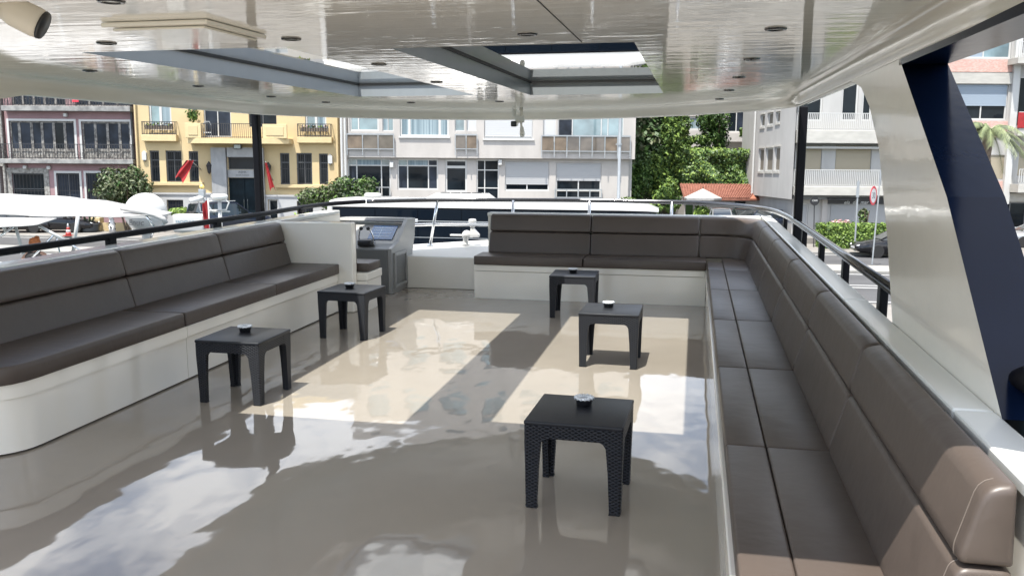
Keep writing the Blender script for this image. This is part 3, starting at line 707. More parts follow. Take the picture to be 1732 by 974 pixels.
# ---- ground
b = MB(); b.box(-160, 160, 41.3, 260, -1.0, -0.004)
struct(b.build('ground', 'paving'))
b = MB(); b.box(-160, 160, 24.0, 41.29, -1.5, -0.006); struct(b.build('quay', 'paving'))
b = MB(); b.poly([(-400, -300, -1.6), (400, -300, -1.6), (400, 23.9, -1.6), (-400, 23.9, -1.6)]); struct(b.build('water', 'water'))
ROADROT = Matrix.Translation((16, 41, 0)) @ Matrix.Rotation(rad(-9), 4, 'Z') @ Matrix.Translation((-16, -41, 0))
def lay(o):
    struct(o); o.data.transform(ROADROT)
b = MB(); b.poly([(-160, 27.6, 0.0), (160, 27.6, 0.0), (160, 36.3, 0.0), (-160, 36.3, 0.0)]); lay(b.build('road', 'asphalt'))
b = MB(); b.poly([(-160, 38.6, 0.0), (160, 38.6, 0.0), (160, 44.6, 0.0), (-160, 44.6, 0.0)]); lay(b.build('road', 'asphalt'))
b = MB()
for y0, y1 in ((27.9, 28.05), (31.5, 31.65), (32.2, 32.33), (35.8, 35.95), (44.1, 44.25)):
    b.poly([(-160, y0, 0.005), (160, y0, 0.005), (160, y1, 0.005), (-160, y1, 0.005)])
lay(b.build('road_marking', 'linepaint'))
b = MB(); b.box(-160, 160, 36.3, 38.6, -.5, 0.12, 0.02); lay(b.build('traffic_island', 'kerb'))
b = MB(); b.box(-160, 160, 44.62, 56.0, -.5, 0.12); lay(b.build('pavement', 'paving'))
b = MB(); b.box(-160, 160, 44.55, 44.80, -.5, 0.135, 0.02); lay(b.build('kerb', 'kerb'))

b = MB(); nx_, ny_ = 40, 14; V = []
for j in range(ny_+1):
    y_ = 95+205*j/ny_; V.append([b.bm.verts.new((-260+520*i/nx_, y_, -1+46*(j/ny_)**.75*(.8+.25*math.sin(i*.55)+.12*math.sin(i*1.7+j)))) for i in range(nx_+1)])
for j in range(ny_):
    for i in range(nx_): b.face([V[j][i], V[j][i+1], V[j+1][i+1], V[j+1][i]])
M['hill'] = mat('wooded hillside', (0.06, 0.10, 0.03), rough=0.9, col2=(0.02, 0.04, 0.012), vscale=.25, detail=8, bump=1.0, bscale=.4, bdist=2.0)
struct(b.build('backdrop_hills', 'hill', smooth=True))  # unseen hillside added as a backdrop behind the skylight glass

# ---- facade builder
UPPER = []
class Facade:
    def __init__(s, name, label, Y, rect, depth, wall, cat='building', back=0.2):
        s.root = thing(name, label, cat); s.Y = Y; s.rect = rect; s.depth = depth; s.wall = wall; s.holes = []; s.rev = back
        s.windows = []
    def r(s, *p): return R4(*p, s.Y)
    def hole(s, r): s.holes.append(r)
    def upper(s, z0, z1, n, step=3.4, wz=1.9, **kw):
        x0, _, x1, _ = s.rect; z = z0
        while z+wz < z1:
            for k in range(n):
                xc_ = x0+(x1-x0)*(k+.5)/n; hw_ = min(1.1, (x1-x0)/n*.3); s.window((xc_-hw_, z, xc_+hw_, z+wz), cols=2, **kw)
            z += step
    def finish(s, extra=None):
        x0, z0, x1, z1 = s.rect; Y = s.Y; b = MB()
        xs = sorted(set([x0, x1]+[v for h in s.holes for v in (h[0], h[2])])); zs = sorted(set([z0, z1]+[v for h in s.holes for v in (h[1], h[3])]))
        xs = [x for x in xs if x0 <= x <= x1]; zs = [z for z in zs if z0 <= z <= z1]
        for i in range(len(xs)-1):
            j = 0
            while j < len(zs)-1:
                cx, cz = (xs[i]+xs[i+1])/2, (zs[j]+zs[j+1])/2
                if any(h[0] < cx < h[2] and h[1] < cz < h[3] for h in s.holes): j += 1; continue
                k = j
                while k+1 < len(zs)-1 and not any(h[0] < cx < h[2] and h[1] < (zs[k+1]+zs[k+2])/2 < h[3] for h in s.holes): k += 1
                b.poly([(xs[i], Y, zs[j]), (xs[i+1], Y, zs[j]), (xs[i+1], Y, zs[k+1]), (xs[i], Y, zs[k+1])]); j = k+1
        for h in s.holes:
            a, c, d, e = h; yb = Y+s.rev
            b.poly([(a, Y, c), (a, yb, c), (a, yb, e), (a, Y, e)]); b.poly([(d, Y, c), (d, Y, e), (d, yb, e), (d, yb, c)])
            b.poly([(a, Y, e), (a, yb, e), (d, yb, e), (d, Y, e)]); b.poly([(a, Y, c), (d, Y, c), (d, yb, c), (a, yb, c)])
        yb = Y+s.depth
        b.poly([(x0, Y, z0), (x0, Y, z1), (x0, yb, z1), (x0, yb, z0)]); b.poly([(x1, Y, z0), (x1, yb, z0), (x1, yb, z1), (x1, Y, z1)])
        b.poly([(x0, Y, z1), (x1, Y, z1), (x1, yb, z1), (x0, yb, z1)]); b.poly([(x0, yb, z0), (x0, yb, z1), (x1, yb, z1), (x1, yb, z0)])
        s.wallobj = b.build('wall', s.wall, s.root, fix=False); return s.wallobj
    def window(s, r, cols=2, rows=1, frame='frame', glass='glassdark', fw=0.06, mull=None, rowz=None, shutter=None, shutmat='shutter', curtain=False, sill=None, hole=True, grille=None, colx=None, name='window'):
        """r world rect; a frame in the opening, panes as sub-parts"""
        x0, z0, x1, z1 = r; Y = s.Y
        if hole: s.hole(r)
        yf = Y+s.rev-0.11
        b = MB()
        if fw:
            b.box(x0, x0+fw, yf, yf+.08, z0, z1); b.box(x1-fw, x1, yf, yf+.08, z0, z1)
            b.box(x0+fw, x1-fw, yf+.001, yf+.079, z0, z0+fw); b.box(x0+fw, x1-fw, yf+.001, yf+.079, z1-fw, z1)
        xcuts = [x0+(x1-x0)*t for t in (colx if colx else [k/cols for k in range(1, cols)])]
        zcuts = [z0+(z1-z0)*t for t in (rowz if rowz else [k/rows for k in range(1, rows)])]
        mw = mull or fw*0.8
        for x in xcuts: b.box(x-mw/2, x+mw/2, yf+.003, yf+.075, z0+fw, z1-fw)
        for z in zcuts: b.box(x0+fw, x1-fw, yf+.005, yf+.073, z-mw/2, z+mw/2)
        w_ = b.build(name, frame, s.root)
        ex = [x0+fw]+xcuts+[x1-fw]; ez = [z0+fw]+zcuts+[z1-fw]
        for i in range(len(ex)-1):
            for j in range(len(ez)-1):
                g = glass
                if isinstance(glass, (list, tuple)): g = glass[(i+j*(len(ex)-1)) % len(glass)]
                q = MB(); q.box(ex[i], ex[i+1], yf+.045, yf+.055, ez[j], ez[j+1]); q.build('pane', g, w_)
        if shutter:
            q = MB(); zt, zb = z1-0.01, z1-(z1-z0)*shutter; n = max(2, int((zt-zb)/0.11))
            for k in range(n):
                a = zb+(zt-zb)*k/n; c = zb+(zt-zb)*(k+1)/n-.012
                q.box(x0+fw*.6, x1-fw*.6, yf-.035, yf-.012, a, c)
            q.box(x0+fw*.6, x1-fw*.6, yf-.020, yf-.008, zb, zt)
            q.build('roller_shutter', shutmat, w_)
        if sill:
            q = MB(); q.box(x0-.08, x1+.08, Y-sill, Y+.06, z0-.10, z0-.004); q.build('sill', 'frame', w_)
        if grille:
            q = MB(); n = grille
            for k in range(1, n):
                x = x0+(x1-x0)*k/n; q.box(x-.008, x+.008, Y+.02, Y+.036, z0, z1)
            for z in (z0+.08, (z0+z1)/2, z1-.08): q.box(x0, x1, Y+.012, Y+.019, z-.015, z+.015)
            q.build('grille', 'iron', w_)
        return w_
    def part(s, name, mt, boxes, parent=None, bev=0.0, label=None):
        b = MB()
        for q in boxes: b.box(*q, bev)
        return b.build(name, mt, parent or s.root, label=label)
def railing(root, x0, x1, y, z0, z1, n, mt, name='railing', bar=0.014, sides=None, mid=None):
    b = MB()
    b.box(x0, x1, y-.025, y+.025, z1-.04, z1); b.box(x0, x1, y-.02, y+.02, z0+.04, z0+.08)
    for k in range(n+1):
        x = x0+bar+(x1-x0-2*bar)*k/n; b.box(x-bar, x+bar, y-bar, y+bar, z0, z1-.04)
    if sides:
        for x in (x0, x1):
            b.box(x-.02, x+.02, y+.026, sides, z1-.04, z1)
            m_ = max(2, int((sides-y)/0.15))
            for k in range(1, m_): yy = y+(sides-y)*k/m_; b.box(x-bar, x+bar, yy-bar, yy+bar, z0, z1-.04)
    return b.build(name, mt, root)

# ---- 1 pink house (left border)
Y = 57.5
f = Facade('townhouse', 'faded pink townhouse with peeling window frames and rusty iron balconies', Y, R4(12, 120, 231, 396, Y), 12, 'pink'); f.rect = (f.rect[0], 0.0, f.rect[2], 19.5)
oldg = ['glassold']
wA = R4(16, 204, 127, 262, Y); f.window(R4(17, 205, 127, 270, Y), cols=6, frame='frameold', glass=['pinktrim']*6+['glassold', 'glassold', 'glassold', 'glassold', 'glassdark', 'glassold'], fw=.10, mull=.17, rowz=[0.25], colx=[.14, .33, .49, .67, .84])
f.window(R4(139, 206, 221, 270, Y), cols=4, frame='frameold', glass=['pinktrim']*4+['glassold']*4, fw=.12, mull=.17, rowz=[0.25], colx=[.27, .52, .77])
f.window(R4(18, 130, 110, 180, Y), cols=5, frame='frameold', glass='glassold', fw=.10, mull=.14)
f.window(R4(125, 130, 220, 180, Y), cols=4, frame='frameold', glass='glassold', fw=.10, mull=.14)
f.window(R4(22, 293, 76, 352, Y), cols=1, frame='framedark', glass='glassdark', fw=.06, grille=9, rowz=[0.55])
f.window(R4(97, 293, 136, 352, Y), cols=2, frame='framedark', glass='glassold', fw=.05, grille=9)
f.window(R4(147, 293, 205, 352, Y), cols=3, frame='framedark', glass='glassold', fw=.05, grille=12)
f.upper(11.7, 19.3, 4, frame='frameold', glass='glassold')
f.finish()
def trim(F, r, w_, mt, name='window_trim', proud=.04):
    x0, z0, x1, z1 = r; yb = F.Y
    return F.part(name, mt, [(x0-w_, x0, yb-proud, yb+.02, z0, z1+w_), (x1, x1+w_, yb-proud, yb+.02, z0, z1+w_), (x0, x1, yb-proud+.002, yb+.018, z1, z1+w_)])
for q in ((17, 205, 127, 270), (139, 206, 221, 270)): trim(f, R4(*q, Y), .14, 'frame')
trim(f, R4(22, 293, 76, 352, Y), .34, 'pinktrim')
trim(f, R4(97, 293, 136, 352, Y), .14, 'frame'); trim(f, R4(147, 293, 205, 352, Y), .14, 'frame')
for (q, z) in (((8, 272, 231, 277), 0), ((10, 183, 226, 189), 1)):
    x0, z0, x1, z1 = R4(*q, Y)
    sb_ = f.part('balcony', 'slabgrey', [(x0, x1, Y-.55, Y-.001, z0, z1+.10)], bev=.02)
    railing(sb_, x0+.05, x1-.05, Y-.50, z1+.12, z1+1.08, 46, 'iron', sides=Y-.02)
    b = MB()                                                    # scrollwork in the lower half of the railing
    n = 26
    for k in range(n):
        xc = x0+.2+(x1-x0-.4)*(k+.5)/n
        b.tube([(xc+.11*math.cos(a)*(1-.08*i), Y-.50, z1+.40+.17*math.sin(a)) for i, a in enumerate([j*.8 for j in range(9)])], .014, 4)
    b.build('scrollwork', 'iron', sb_)
x0, z0, x1, z1 = R4(81, 272, 90, 276, Y)
for px, py in ((44, 283), (84, 284), (112, 195)):
    x, z = at(px, py, Y); f.part('wall_lamp', 'frame', [(x-.12, x+.12, Y-.22, Y-.002, z-.12, z+.12)], bev=.05)
x0, z0, x1, z1 = R4(122, 166, 133, 173, Y-.96); f.part('notice_board', 'signred', [(x0, x1, Y-.97, Y-.955, z0, z1)])
for px in (8.5, 228.5):
    xx, _ = at(px, 285, Y); b = MB(); b.tube([(xx, Y-.10, .1), (xx, Y-.10, 12)], .09, 8); b.build('downpipe', 'pinktrim' if px < 100 else 'iron', f.root)
# corner of the next house to the left
f = Facade('townhouse', 'sliver of a pale townhouse at the left edge beside the pink one', Y, (-46, 0, -34.25, 12.5), 12, 'stucco')
x0, z0, x1, z1 = R4(-60, 275, 8, 281, Y); f.part('cornice', 'pinktrim', [(x0, x1, Y-.2, Y-.001, z0, z1)])
f.window(R4(-30, 300, 1.5, 370, Y), cols=2, frame='framedark', glass='glassdark'); f.finish()

# ---- 2 yellow building
Y = 57.0
f = Facade('office_building', 'yellow rendered building with marble doorway, small balconies and two red flags', Y, R4(233, 120, 574, 393, Y), 13, 'yellow'); f.rect = (f.rect[0], 0.0, f.rect[2], 19.5)
for q in ((253.5, 254, 270, 308), (355, 0, 0, 0)):
    pass
def ywin(q, cols, rz): f.window(R4(*q, Y), cols=cols, frame='framedark', glass='glassdark', fw=.07, mull=.06, rowz=rz, grille=max(3, cols*4))
for q, c in (((254, 255, 270, 308), 1), ((281, 255, 308, 308), 2), ((320, 256, 336, 308), 1), ((474, 259, 490, 312), 1), ((502, 259, 528, 312), 2), ((540, 260, 555, 312), 1)):
    ywin(q, c, [0.70])
for q in ((250, 100, 288, 220), (515, 100, 551, 222)): f.window(R4(*q, Y), cols=2, frame='frame', glass=['glassrefl', 'curtain'], fw=.12, mull=.16)
f.window(R4(344, 140, 390, 232, Y), cols=2, frame='frame', glass='glassold', fw=.07, rowz=None)
f.window(R4(420, 140, 467, 215, Y), cols=2, frame='framedark', glass='glassdark', fw=.05)
f.window(R4(386, 266, 437, 287, Y), cols=1, frame='framedark', glass='glassdark', fw=.05, name='transom')
dq = R4(388, 301, 436, 378, Y); dq = (dq[0], 0.13, dq[2], dq[3])
f.window(dq, cols=2, frame='doorgreen', glass='doorgreen', fw=.10, mull=.12, rowz=[.35], name='entrance_door')
f.window(R4(454, 337, 471, 375, Y), cols=1, frame='frame', glass='glassdark', fw=.10)
f.window(R4(283, 338, 311, 356, Y), cols=2, frame='framedark', glass='glassold', fw=.05, grille=6)
f.window(R4(503, 340, 530, 362, Y), cols=2, frame='framedark', glass='glassold', fw=.05, grille=6)
f.upper(11.6, 19.3, 5, frame='frame', glass='glassrefl')
f.finish()
# door pull bars
for px in (413, 419):
    x, z = at(px, 350, Y); b = MB(); b.tube([(x, Y+.03, z-.5), (x, Y+.03, z+.5)], .02, 6); b.build('door_handle', 'steel', f.root)
# marble surround
x0, z0, x1, z1 = R4(361, 250, 386, 378, Y); f.part('door_surround', 'marble', [(x0, x1, Y-.30, Y-.001, 0.13, z1)])
x0, z0, x1, z1 = R4(361, 250, 466, 266, Y); X0 = at(386, 260, Y)[0]; X1 = at(437, 260, Y)[0]
f.part('lintel', 'marble', [(X0+.001, X1-.001, Y-.299, Y-.001, z0, z1-.001)])
x2, _, x3, _ = R4(437, 250, 449, 378, Y); f.part('door_surround', 'marble', [(x2, x3, Y-.30, Y-.001, 0.13, z1)])
x0, z0, x1, z1 = R4(386, 287.5, 437, 300.5, Y); ny = f.part('name_board', 'marble', [(x0+.001, x1-.001, Y-.10, Y-.001, z0, z1)])
text_mesh('ASHK', .20, 'sigtext', 'lettering', ny, ((x0+x1)/2-.02, Y-.103, z0+(z1-z0)*.70), (rad(90), 0, 0), sx=1.1)
text_mesh('SEKER HANESI', .14, 'sigtext', 'lettering', ny, ((x0+x1)/2-.02, Y-.103, z0+(z1-z0)*.30), (rad(90), 0, 0), sx=1.0)
# white painted base, ledges
x0, z0, x1, z1 = R4(233, 333, 361, 395, Y)
def plinth(q, cuts):
    x0, z0, x1, z1 = R4(*q, Y); cs_ = [R4(*c, Y) for c in cuts]
    bx = []; xa = x0
    for c in sorted(cs_):
        bx.append((xa, c[0], Y-.10, Y-.002, 0.1, z1)); bx.append((c[0]+.001, c[2]-.001, Y-.10, Y-.002, c[3], z1-.001))
        if c[1] > .3: bx.append((c[0]+.001, c[2]-.001, Y-.10, Y-.002, 0.1, c[1]))
        xa = c[2]
    bx.append((xa, x1, Y-.10, Y-.002, 0.1, z1)); f.part('painted_base', 'plinthwhite', bx)
    f.part('base_moulding', 'plinthwhite', [(x0, x1, Y-.16, Y-.003, z1-.002, z1+.12)])
plinth((233, 329, 361, 395), [(283, 338, 311, 356)]); plinth((449, 333, 574, 395), [(454, 337, 471, 375), (503, 340, 530, 362)])
for q in ((246, 308.5, 345, 314), (467, 312.5, 562, 318)):
    x0, z0, x1, z1 = R4(*q, Y); f.part('sill_course', 'yellowtrim', [(x0, x1, Y-.22, Y-.003, z0, z1)], bev=.02)
# little balconies with iron rails and flower boxes
for q, fl in (((239, 228, 298, 239), 'yellowtrim'), ((502, 232, 561, 242), 'yellowtrim')):
    x0, z0, x1, z1 = R4(*q, Y-.4); bl = f.part('balcony', fl, [(x0, x1, Y-.42, Y-.003, z0, z1)], bev=.02)
    railing(bl, x0+.05, x1-.05, Y-.38, z1, z1+.85, 13, 'iron', sides=Y-.02)
    b = MB(); b.box(x0+.25, x1-.25, Y-.33, Y-.15, z1+.35, z1+.60); b.build('flower_box', 'boxbrown', bl)
    b = MB(); 
    for k in range(70):
        c = Vector((random.uniform(x0+.25, x1-.25), Y-.24+random.uniform(-.12, .12), z1+.62+random.uniform(0, .14))); q_ = Quaternion(Vector((random.gauss(0, 1), random.gauss(0, 1), random.gauss(0, 1))).normalized(), random.uniform(0, 6))
        b.m(random.choice(['leafA', 'leafC', 'pinkflower', 'frame'])); b.poly([c+q_@Vector(p) for p in ((-.05, -.05, 0), (.05, -.05, 0), (.05, .05, 0), (-.05, .05, 0))])
    b.build('flowers', None, bl)
# main balcony: curved slab with solid ends
x0, z0, x1, z1 = R4(313, 234, 489, 243, Y-1.0)
cx = (x0+x1)/2; hw = (x1-x0)/2
pl = [(x0, Y-.003)]+[(cx-hw*math.cos(t), Y-.55-.75*math.sin(t)**.6) for t in [math.pi*k/16 for k in range(17)]]+[(x1, Y-.003)]
b = MB(); b.prism(pl, 'z', z0, z1); mbal = b.build('balcony', 'yellowtrim', f.root, auto=30, label='wide bowed main balcony over the entrance')
for q in ((314, 209, 341, 234), (445, 211, 486, 236)):
    a0_, c0_, a1_, c1_ = R4(*q, Y-1.0); f.part('parapet', 'yellowtrim', [(a0_, a1_, Y-1.12, Y-.98, z1, c1_+.02)], parent=mbal, bev=.02)
    f.part('parapet_panel', 'yellow', [(a0_+.22, a1_-.22, Y-1.15, Y-1.121, z1+.18, c1_-.14)], parent=mbal, bev=.012)
a0_, c0_, a1_, c1_ = R4(341, 209, 445, 234, Y-1.0); railing(mbal, a0_, a1_, Y-1.10, z1, c1_, 30, 'iron')
# pot plant, chair frames and cafe set on the balcony
def leaves(mb, c, r, n, size, mats, flat=0.0, seed=0, shell=0.55, aspect=1.5, drop=0.0):
    rnd = random.Random(seed)
    c = Vector(c); r = Vector(r if isinstance(r, (tuple, list)) else (r, r, r))
    for k in range(n):
        d = Vector((rnd.gauss(0, 1), rnd.gauss(0, 1), rnd.gauss(0, 1)))
        if d.length < 1e-3: continue
        d.normalize(); rr = shell+(1-shell)*rnd.random()**.6
        wob = 0.82+0.30*math.sin(d.x*5.1+seed)*math.cos(d.y*4.3+d.z*6.2+seed*1.7)
        p = c+Vector((d.x*r.x, d.y*r.y, d.z*r.z))*rr*wob
        nrm = (d+Vector((rnd.gauss(0, .6), rnd.gauss(0, .6), rnd.gauss(0, .6)+.35))).normalized()
        t = nrm.cross(Vector((rnd.gauss(0, 1), rnd.gauss(0, 1), rnd.gauss(0, 1)))).normalized(); u_ = nrm.cross(t)
        s_ = size*rnd.uniform(.6, 1.3)
        mb.m(mats[min(len(mats)-1, int(rnd.random()*len(mats)))])
        mb.poly([p-t*s_*aspect*.5, p+u_*s_*.38+nrm*s_*.10, p+t*s_*aspect*.5, p-u_*s_*.38+nrm*s_*.10])
b = MB(); x, z = at(326, 195, Y-.6); leaves(b, (x, Y-.6, z+.15), (.42, .35, .75), 240, .16, ['leafA', 'leafC', 'leafB'], seed=3); 
bp_ = tag(b.build('balcony_plant', None), 'bushy green plant at the left end of the main yellow balcony', 'plant')
b = MB(); x, z = at(352, 222, Y-.55)
b.tube([(x-.25, Y-.7, z-.6), (x-.27, Y-.7, z+.35), (x-.15, Y-.7, z+.6), (x+.15, Y-.7, z+.6), (x+.27, Y-.7, z+.35), (x+.25, Y-.7, z-.6)], .025, 6); b.tube([(x-.25, Y-.7, z-.1), (x+.25, Y-.7, z-.1)], .02, 6); b.tube([(x, Y-.7, z-.6), (x, Y-.7, z+.6)], .015, 6)
tag(b.build('garden_chair', 'galv'), 'round backed metal garden chair on the yellow balcony', 'chair')
# wall lanterns beside the door, floodlight, alarm box
for px, py in ((356, 284), (456, 285)):
    x, z = at(px, py, Y); ln = thing('wall_lantern', 'black iron wall lantern %s the marble doorway' % ('left of' if px < 400 else 'right of'), 'lantern', (x, Y, z), group='lanterns beside the marble door')
    b = MB(); b.lathe([(.03, -.40), (.10, -.30), (.17, .10), (.20, .16), (.06, .36), (.02, .42)], (0, -.28, 0), 8); b.build('lantern_cage', 'iron', ln)
    b = MB(); b.tube([(0, 0, -.1), (0, -.20, -.32), (0, -.28, -.40)], .025, 6); b.build('bracket', 'iron', ln)
x, z = at(402, 248, Y-.4); fl_ = thing('floodlight', 'dark rectangular floodlight under the bowed balcony above the door', 'floodlight', (x, Y-.4, z)); b = MB(); b.box(-.24, .24, -.1, .1, -.16, .14, .03); b.build('housing', 'framedark', fl_); b = MB(); b.box(-.20, .20, -.115, -.1, -.12, .10); b.build('lens', 'glassrefl', fl_)
for px, py, lb in ((245, 263, 'white alarm box high on the left end of the yellow facade'), (559, 269, 'white alarm box on the right end of the yellow facade')):
    x, z = at(px, py, Y); ab = thing('alarm_box', lb, 'alarm box', (x, Y-.01, z)); b = MB(); b.prism([(-.14, -.30), (.14, -.30), (.14, .18), (0, .32), (-.14, .18)], 'y', -.14, 0); b.build('case', 'frame', ab); b = MB(); b.lathe([(.06, -.38), (.06, -.30)], (0, -.07, 0), 10); b.build('siren', 'framedark', ab)
for px in (234.5, 572):
    xx, _ = at(px, 285, Y); b = MB(); b.tube([(xx, Y-.10, .1), (xx, Y-.10, 12)], .07, 8); b.build('downpipe', 'yellowtrim', f.root)
# two flags on slanted poles
def flag(px, py, tip, label, folds, w_=.9, h_=2.0, lean=0.0):
    x, z = at(px, py, Y-.2); fg = thing('flag', label, 'flag', (x, Y-.15, z), group='red flags on the yellow facade')
    b = MB(); b.tube([(0, .12, -.2), (tip[0], tip[1], tip[2])], .03, 8); b.build('pole', 'galv', fg, smooth=True)
    b = MB(); rows, cols = 12, 10; V = []
    for i in range(rows+1):
        t = i/rows; row = []
        for j in range(cols+1):
            s_ = j/cols
            w2 = w_*(0.75+.25*math.sin(t*2.6)) if folds else w_*(.3+.7*t)
            xx = (s_-.5)*w2+lean*t; yy = .10*math.sin(s_*9+t*2)*(1-.2*t)
            row.append(b.bm.verts.new((tip[0]+xx, tip[1]+yy, tip[2]-.05-h_*t-.12*math.cos(s_*6)*t-(.35*s_*t if folds else 0))))
        V.append(row)
    for i in range(rows):
        for j in range(cols): b.face([V[i][j], V[i][j+1], V[i+1][j+1], V[i+1][j]])
    b.build('cloth', 'red', fg, smooth=True)
flag(338, 282, (-.25, -1.1, .45), 'red flag blowing left in front of the left arched window', True, w_=.62, h_=1.0, lean=-.75)
flag(460, 300, (-.15, -.9, 1.0), 'red flag hanging limp in a narrow fold right of the doorway', False, w_=.42, h_=1.7, lean=.42)

# ---- 3 white centre building
Y = 55.0
f = Facade('apartment_building', 'off white apartment building with glass balcony rails behind the coach', Y, R4(580, 120, 1064, 400, Y), 14, 'stucco'); f.rect = (f.rect[0], 0.0, f.rect[2], 21.0)
YU = Y-.35
# ground floor openings
f.window(R4(588, 268, 661, 334, Y), cols=3, frame='frame', glass=['glassold', 'glassdark', 'glassdark', 'glassrefl', 'curtain', 'glassrefl'], fw=.09, colx=[.21, .78], rowz=[.82])
f.window(R4(672, 269, 741, 321, Y), cols=3, frame='frame', glass=['glassold', 'glassdark', 'glassold', 'glassrefl', 'curtain', 'glassold'], fw=.09, colx=[.25, .76], rowz=[.78])
f.window(R4(753, 270, 790, 325, Y), cols=1, frame='frame', glass=['glassdark', 'glassdark'], fw=.12, mull=.16, rowz=[.77])
dq = R4(806, 270, 844, 345, Y); dq = (dq[0], .13, dq[2], dq[3]); f.window(dq, cols=2, frame='frame', glass=['glassdark', 'glassdark'], fw=.08, rowz=[.62, .86], colx=[.36], name='entrance_door')
f.window(R4(854, 274, 929, 323, Y), cols=2, frame='frame', glass='glassdark', fw=.09, shutter=.78, shutmat='shuttergrey')
f.window(R4(940, 276, 1017, 336, Y), cols=2, frame='frame', glass=['glassdark'], fw=.09, shutter=.50, shutmat='shuttergrey', rowz=[.22])
f.finish()
# upper storey overhang, built as three bays and recesses
x0, z0, x1, z1 = R4(589, 180, 1075, 267, YU)
zB = R4(800, 262, 900, 268, YU)[1]
g = Facade('upper_storey', '', YU, (x0, zB, x1, 21.0), 0.345, 'stucco'); D.objects.remove(g.root); g.root = f.root
for q, kw in (((587.5, 120, 666, 256), None),):
    pass
g.window(R4(590.5, 120, 640, 222, YU), cols=2, frame='frame', glass=['glassrefl', 'glassrefl'], fw=.10, colx=[.30])
g.window(R4(646, 120, 665, 222, YU), cols=2, frame='frame', glass=['curtain', 'glassrefl'], fw=.05)
g.window(R4(676, 120, 759, 231, YU), cols=3, frame='frame', glass='curtain', fw=.11, mull=.15, colx=[.19, .81], sill=.10)
g.window(R4(769, 120, 786, 222, YU), cols=1, frame='frame', glass='glassrefl', fw=.05)
g.window(R4(789, 120, 806, 222, YU), cols=1, frame='frame', glass='shutter', fw=.05)
g.window(R4(819, 120, 902, 235, YU), cols=3, frame='frame', glass='glassrefl', fw=.10, colx=[.19, .80], shutter=.97, sill=.10)
g.window(R4(919, 120, 941, 240, YU), cols=1, frame='frame', glass='shutter', fw=.06)
g.window(R4(944, 120, 1056, 254, YU), cols=4, frame='frame', glass=['glassold', 'glassrefl', 'glassrefl', 'glassrefl'], fw=.07, colx=[.22, .66, .76])
g.upper(11.2, 20.6, 7, frame='frame', glass='glassrefl')
o_ = g.finish(); o_.name = 'upper_wall'
# balcony fronts with smoked glass and a pale rail
for q, n, mtg in (((587, 227, 666, 252, 3), 3, ['boxbrown', 'balconyglass', 'balconyglass']), ((770, 228, 807, 252, 2), 2, ['balconyglass', 'boxbrown']), ((916, 230, 1066, 256, 7), 7, ['boxbrown', 'boxbrown', 'balconyglass', 'balconyglass', 'balconyglass', 'boxbrown', 'balconyglass'])):
    a0_, c0_, a1_, c1_ = R4(*q[:4], YU-.1)
    bl = f.part('balcony_rail', 'galv', [(a0_, a1_, YU-.16, YU-.09, c1_-.05, c1_+.03), (a0_, a1_, YU-.15, YU-.10, c0_-.04, c0_+.02)]+[(a0_+(a1_-a0_)*(k+.5*0)/n-.025, a0_+(a1_-a0_)*k/n+.025, YU-.165, YU-.12, c0_-.42, c1_+.0) for k in range(n+1)])
    for k in range(n):
        b = MB(); b.box(a0_+(a1_-a0_)*k/n+.04, a0_+(a1_-a0_)*(k+1)/n-.04, YU-.125, YU-.115, c0_+.03, c1_-.06); b.build('glass_panel', mtg[k % len(mtg)], bl)
# french rails on the ground floor
for q, n in (((588, 316, 660, 335), 4), ((938, 320, 1018, 337), 4)):
    a0_, c0_, a1_, c1_ = R4(*q, Y-.1); b = MB(); b.box(a0_, a1_, Y-.14, Y-.08, c1_-.06, c1_)
    for k in range(n+1): xx = a0_+.03+(a1_-a0_-.06)*k/n; b.box(xx-.03, xx+.03, Y-.13, Y-.09, c0_-1.0, c1_-.06)
    b.build('window_rail', 'galv', f.root)
for px, py in ((663, 279), (846, 275)):
    x, z = at(px, py, Y); f.part('wall_lamp', 'frame', [(x-.12, x+.12, Y-.25, Y-.002, z-.18, z+.18)], bev=.04)
for px in (577, 583):
    xx, _ = at(px, 270, Y-.5); b = MB(); b.tube([(xx, Y-.25, .1), (xx, Y-.25, 13)], .08, 8); b.build('downpipe', 'frame', f.root)
xx, _ = at(1069, 300, Y); b = MB(); b.box(xx-.5, xx+.02, Y+.3, Y+6, .1, 13); b.build('side_wing', 'stuccocool', f.root)

# ---- 4 right corner apartment block
Y = 51.0
xc, _ = at(1343, 300, Y)
f = Facade('apartment_building', 'white corner apartment block with balconies and beige roller shutters', Y, (xc, 0, xc+8.3, 20.0), 12, 'stuccocool'); 
zf = R4(1400, 330, 1450, 332, Y)[3]
for q in ((1347, 246, 1390, 290), (1413, 246, 1474, 291), (1520, 246, 1580, 291)): f.window(R4(*q, Y), cols=1, frame='frame', glass='glassdark', fw=.05, shutter=.99, shutmat='shutterbeige')
for q in ((1355, 130, 1392, 205), (1424, 130, 1452, 205), (1459, 130, 1476, 205), (1530, 130, 1575, 205)): f.window(R4(*q, Y), cols=1, frame='frame', glass='glassdark', fw=.10)
q = R4(1403, 344, 1500, 395, Y); f.window((q[0], .13, q[2], q[3]), cols=2, frame='frame', glass='glassold', fw=.10, shutter=.85, shutmat='shuttergrey', name='shop_front')
q = R4(1347, 344, 1366, 405, Y); f.window((q[0], .13, q[2], q[3]), cols=1, frame='frame', glass='shuttergrey', fw=.06, name='entrance_door')
f.finish()
# overhang of the side face: separate upper volume reaching left and back
xs0, zs0 = at(1343, 344, Y-.9)
b = MB()
YO = Y-.6
xO, _ = at(1343, 300, YO)
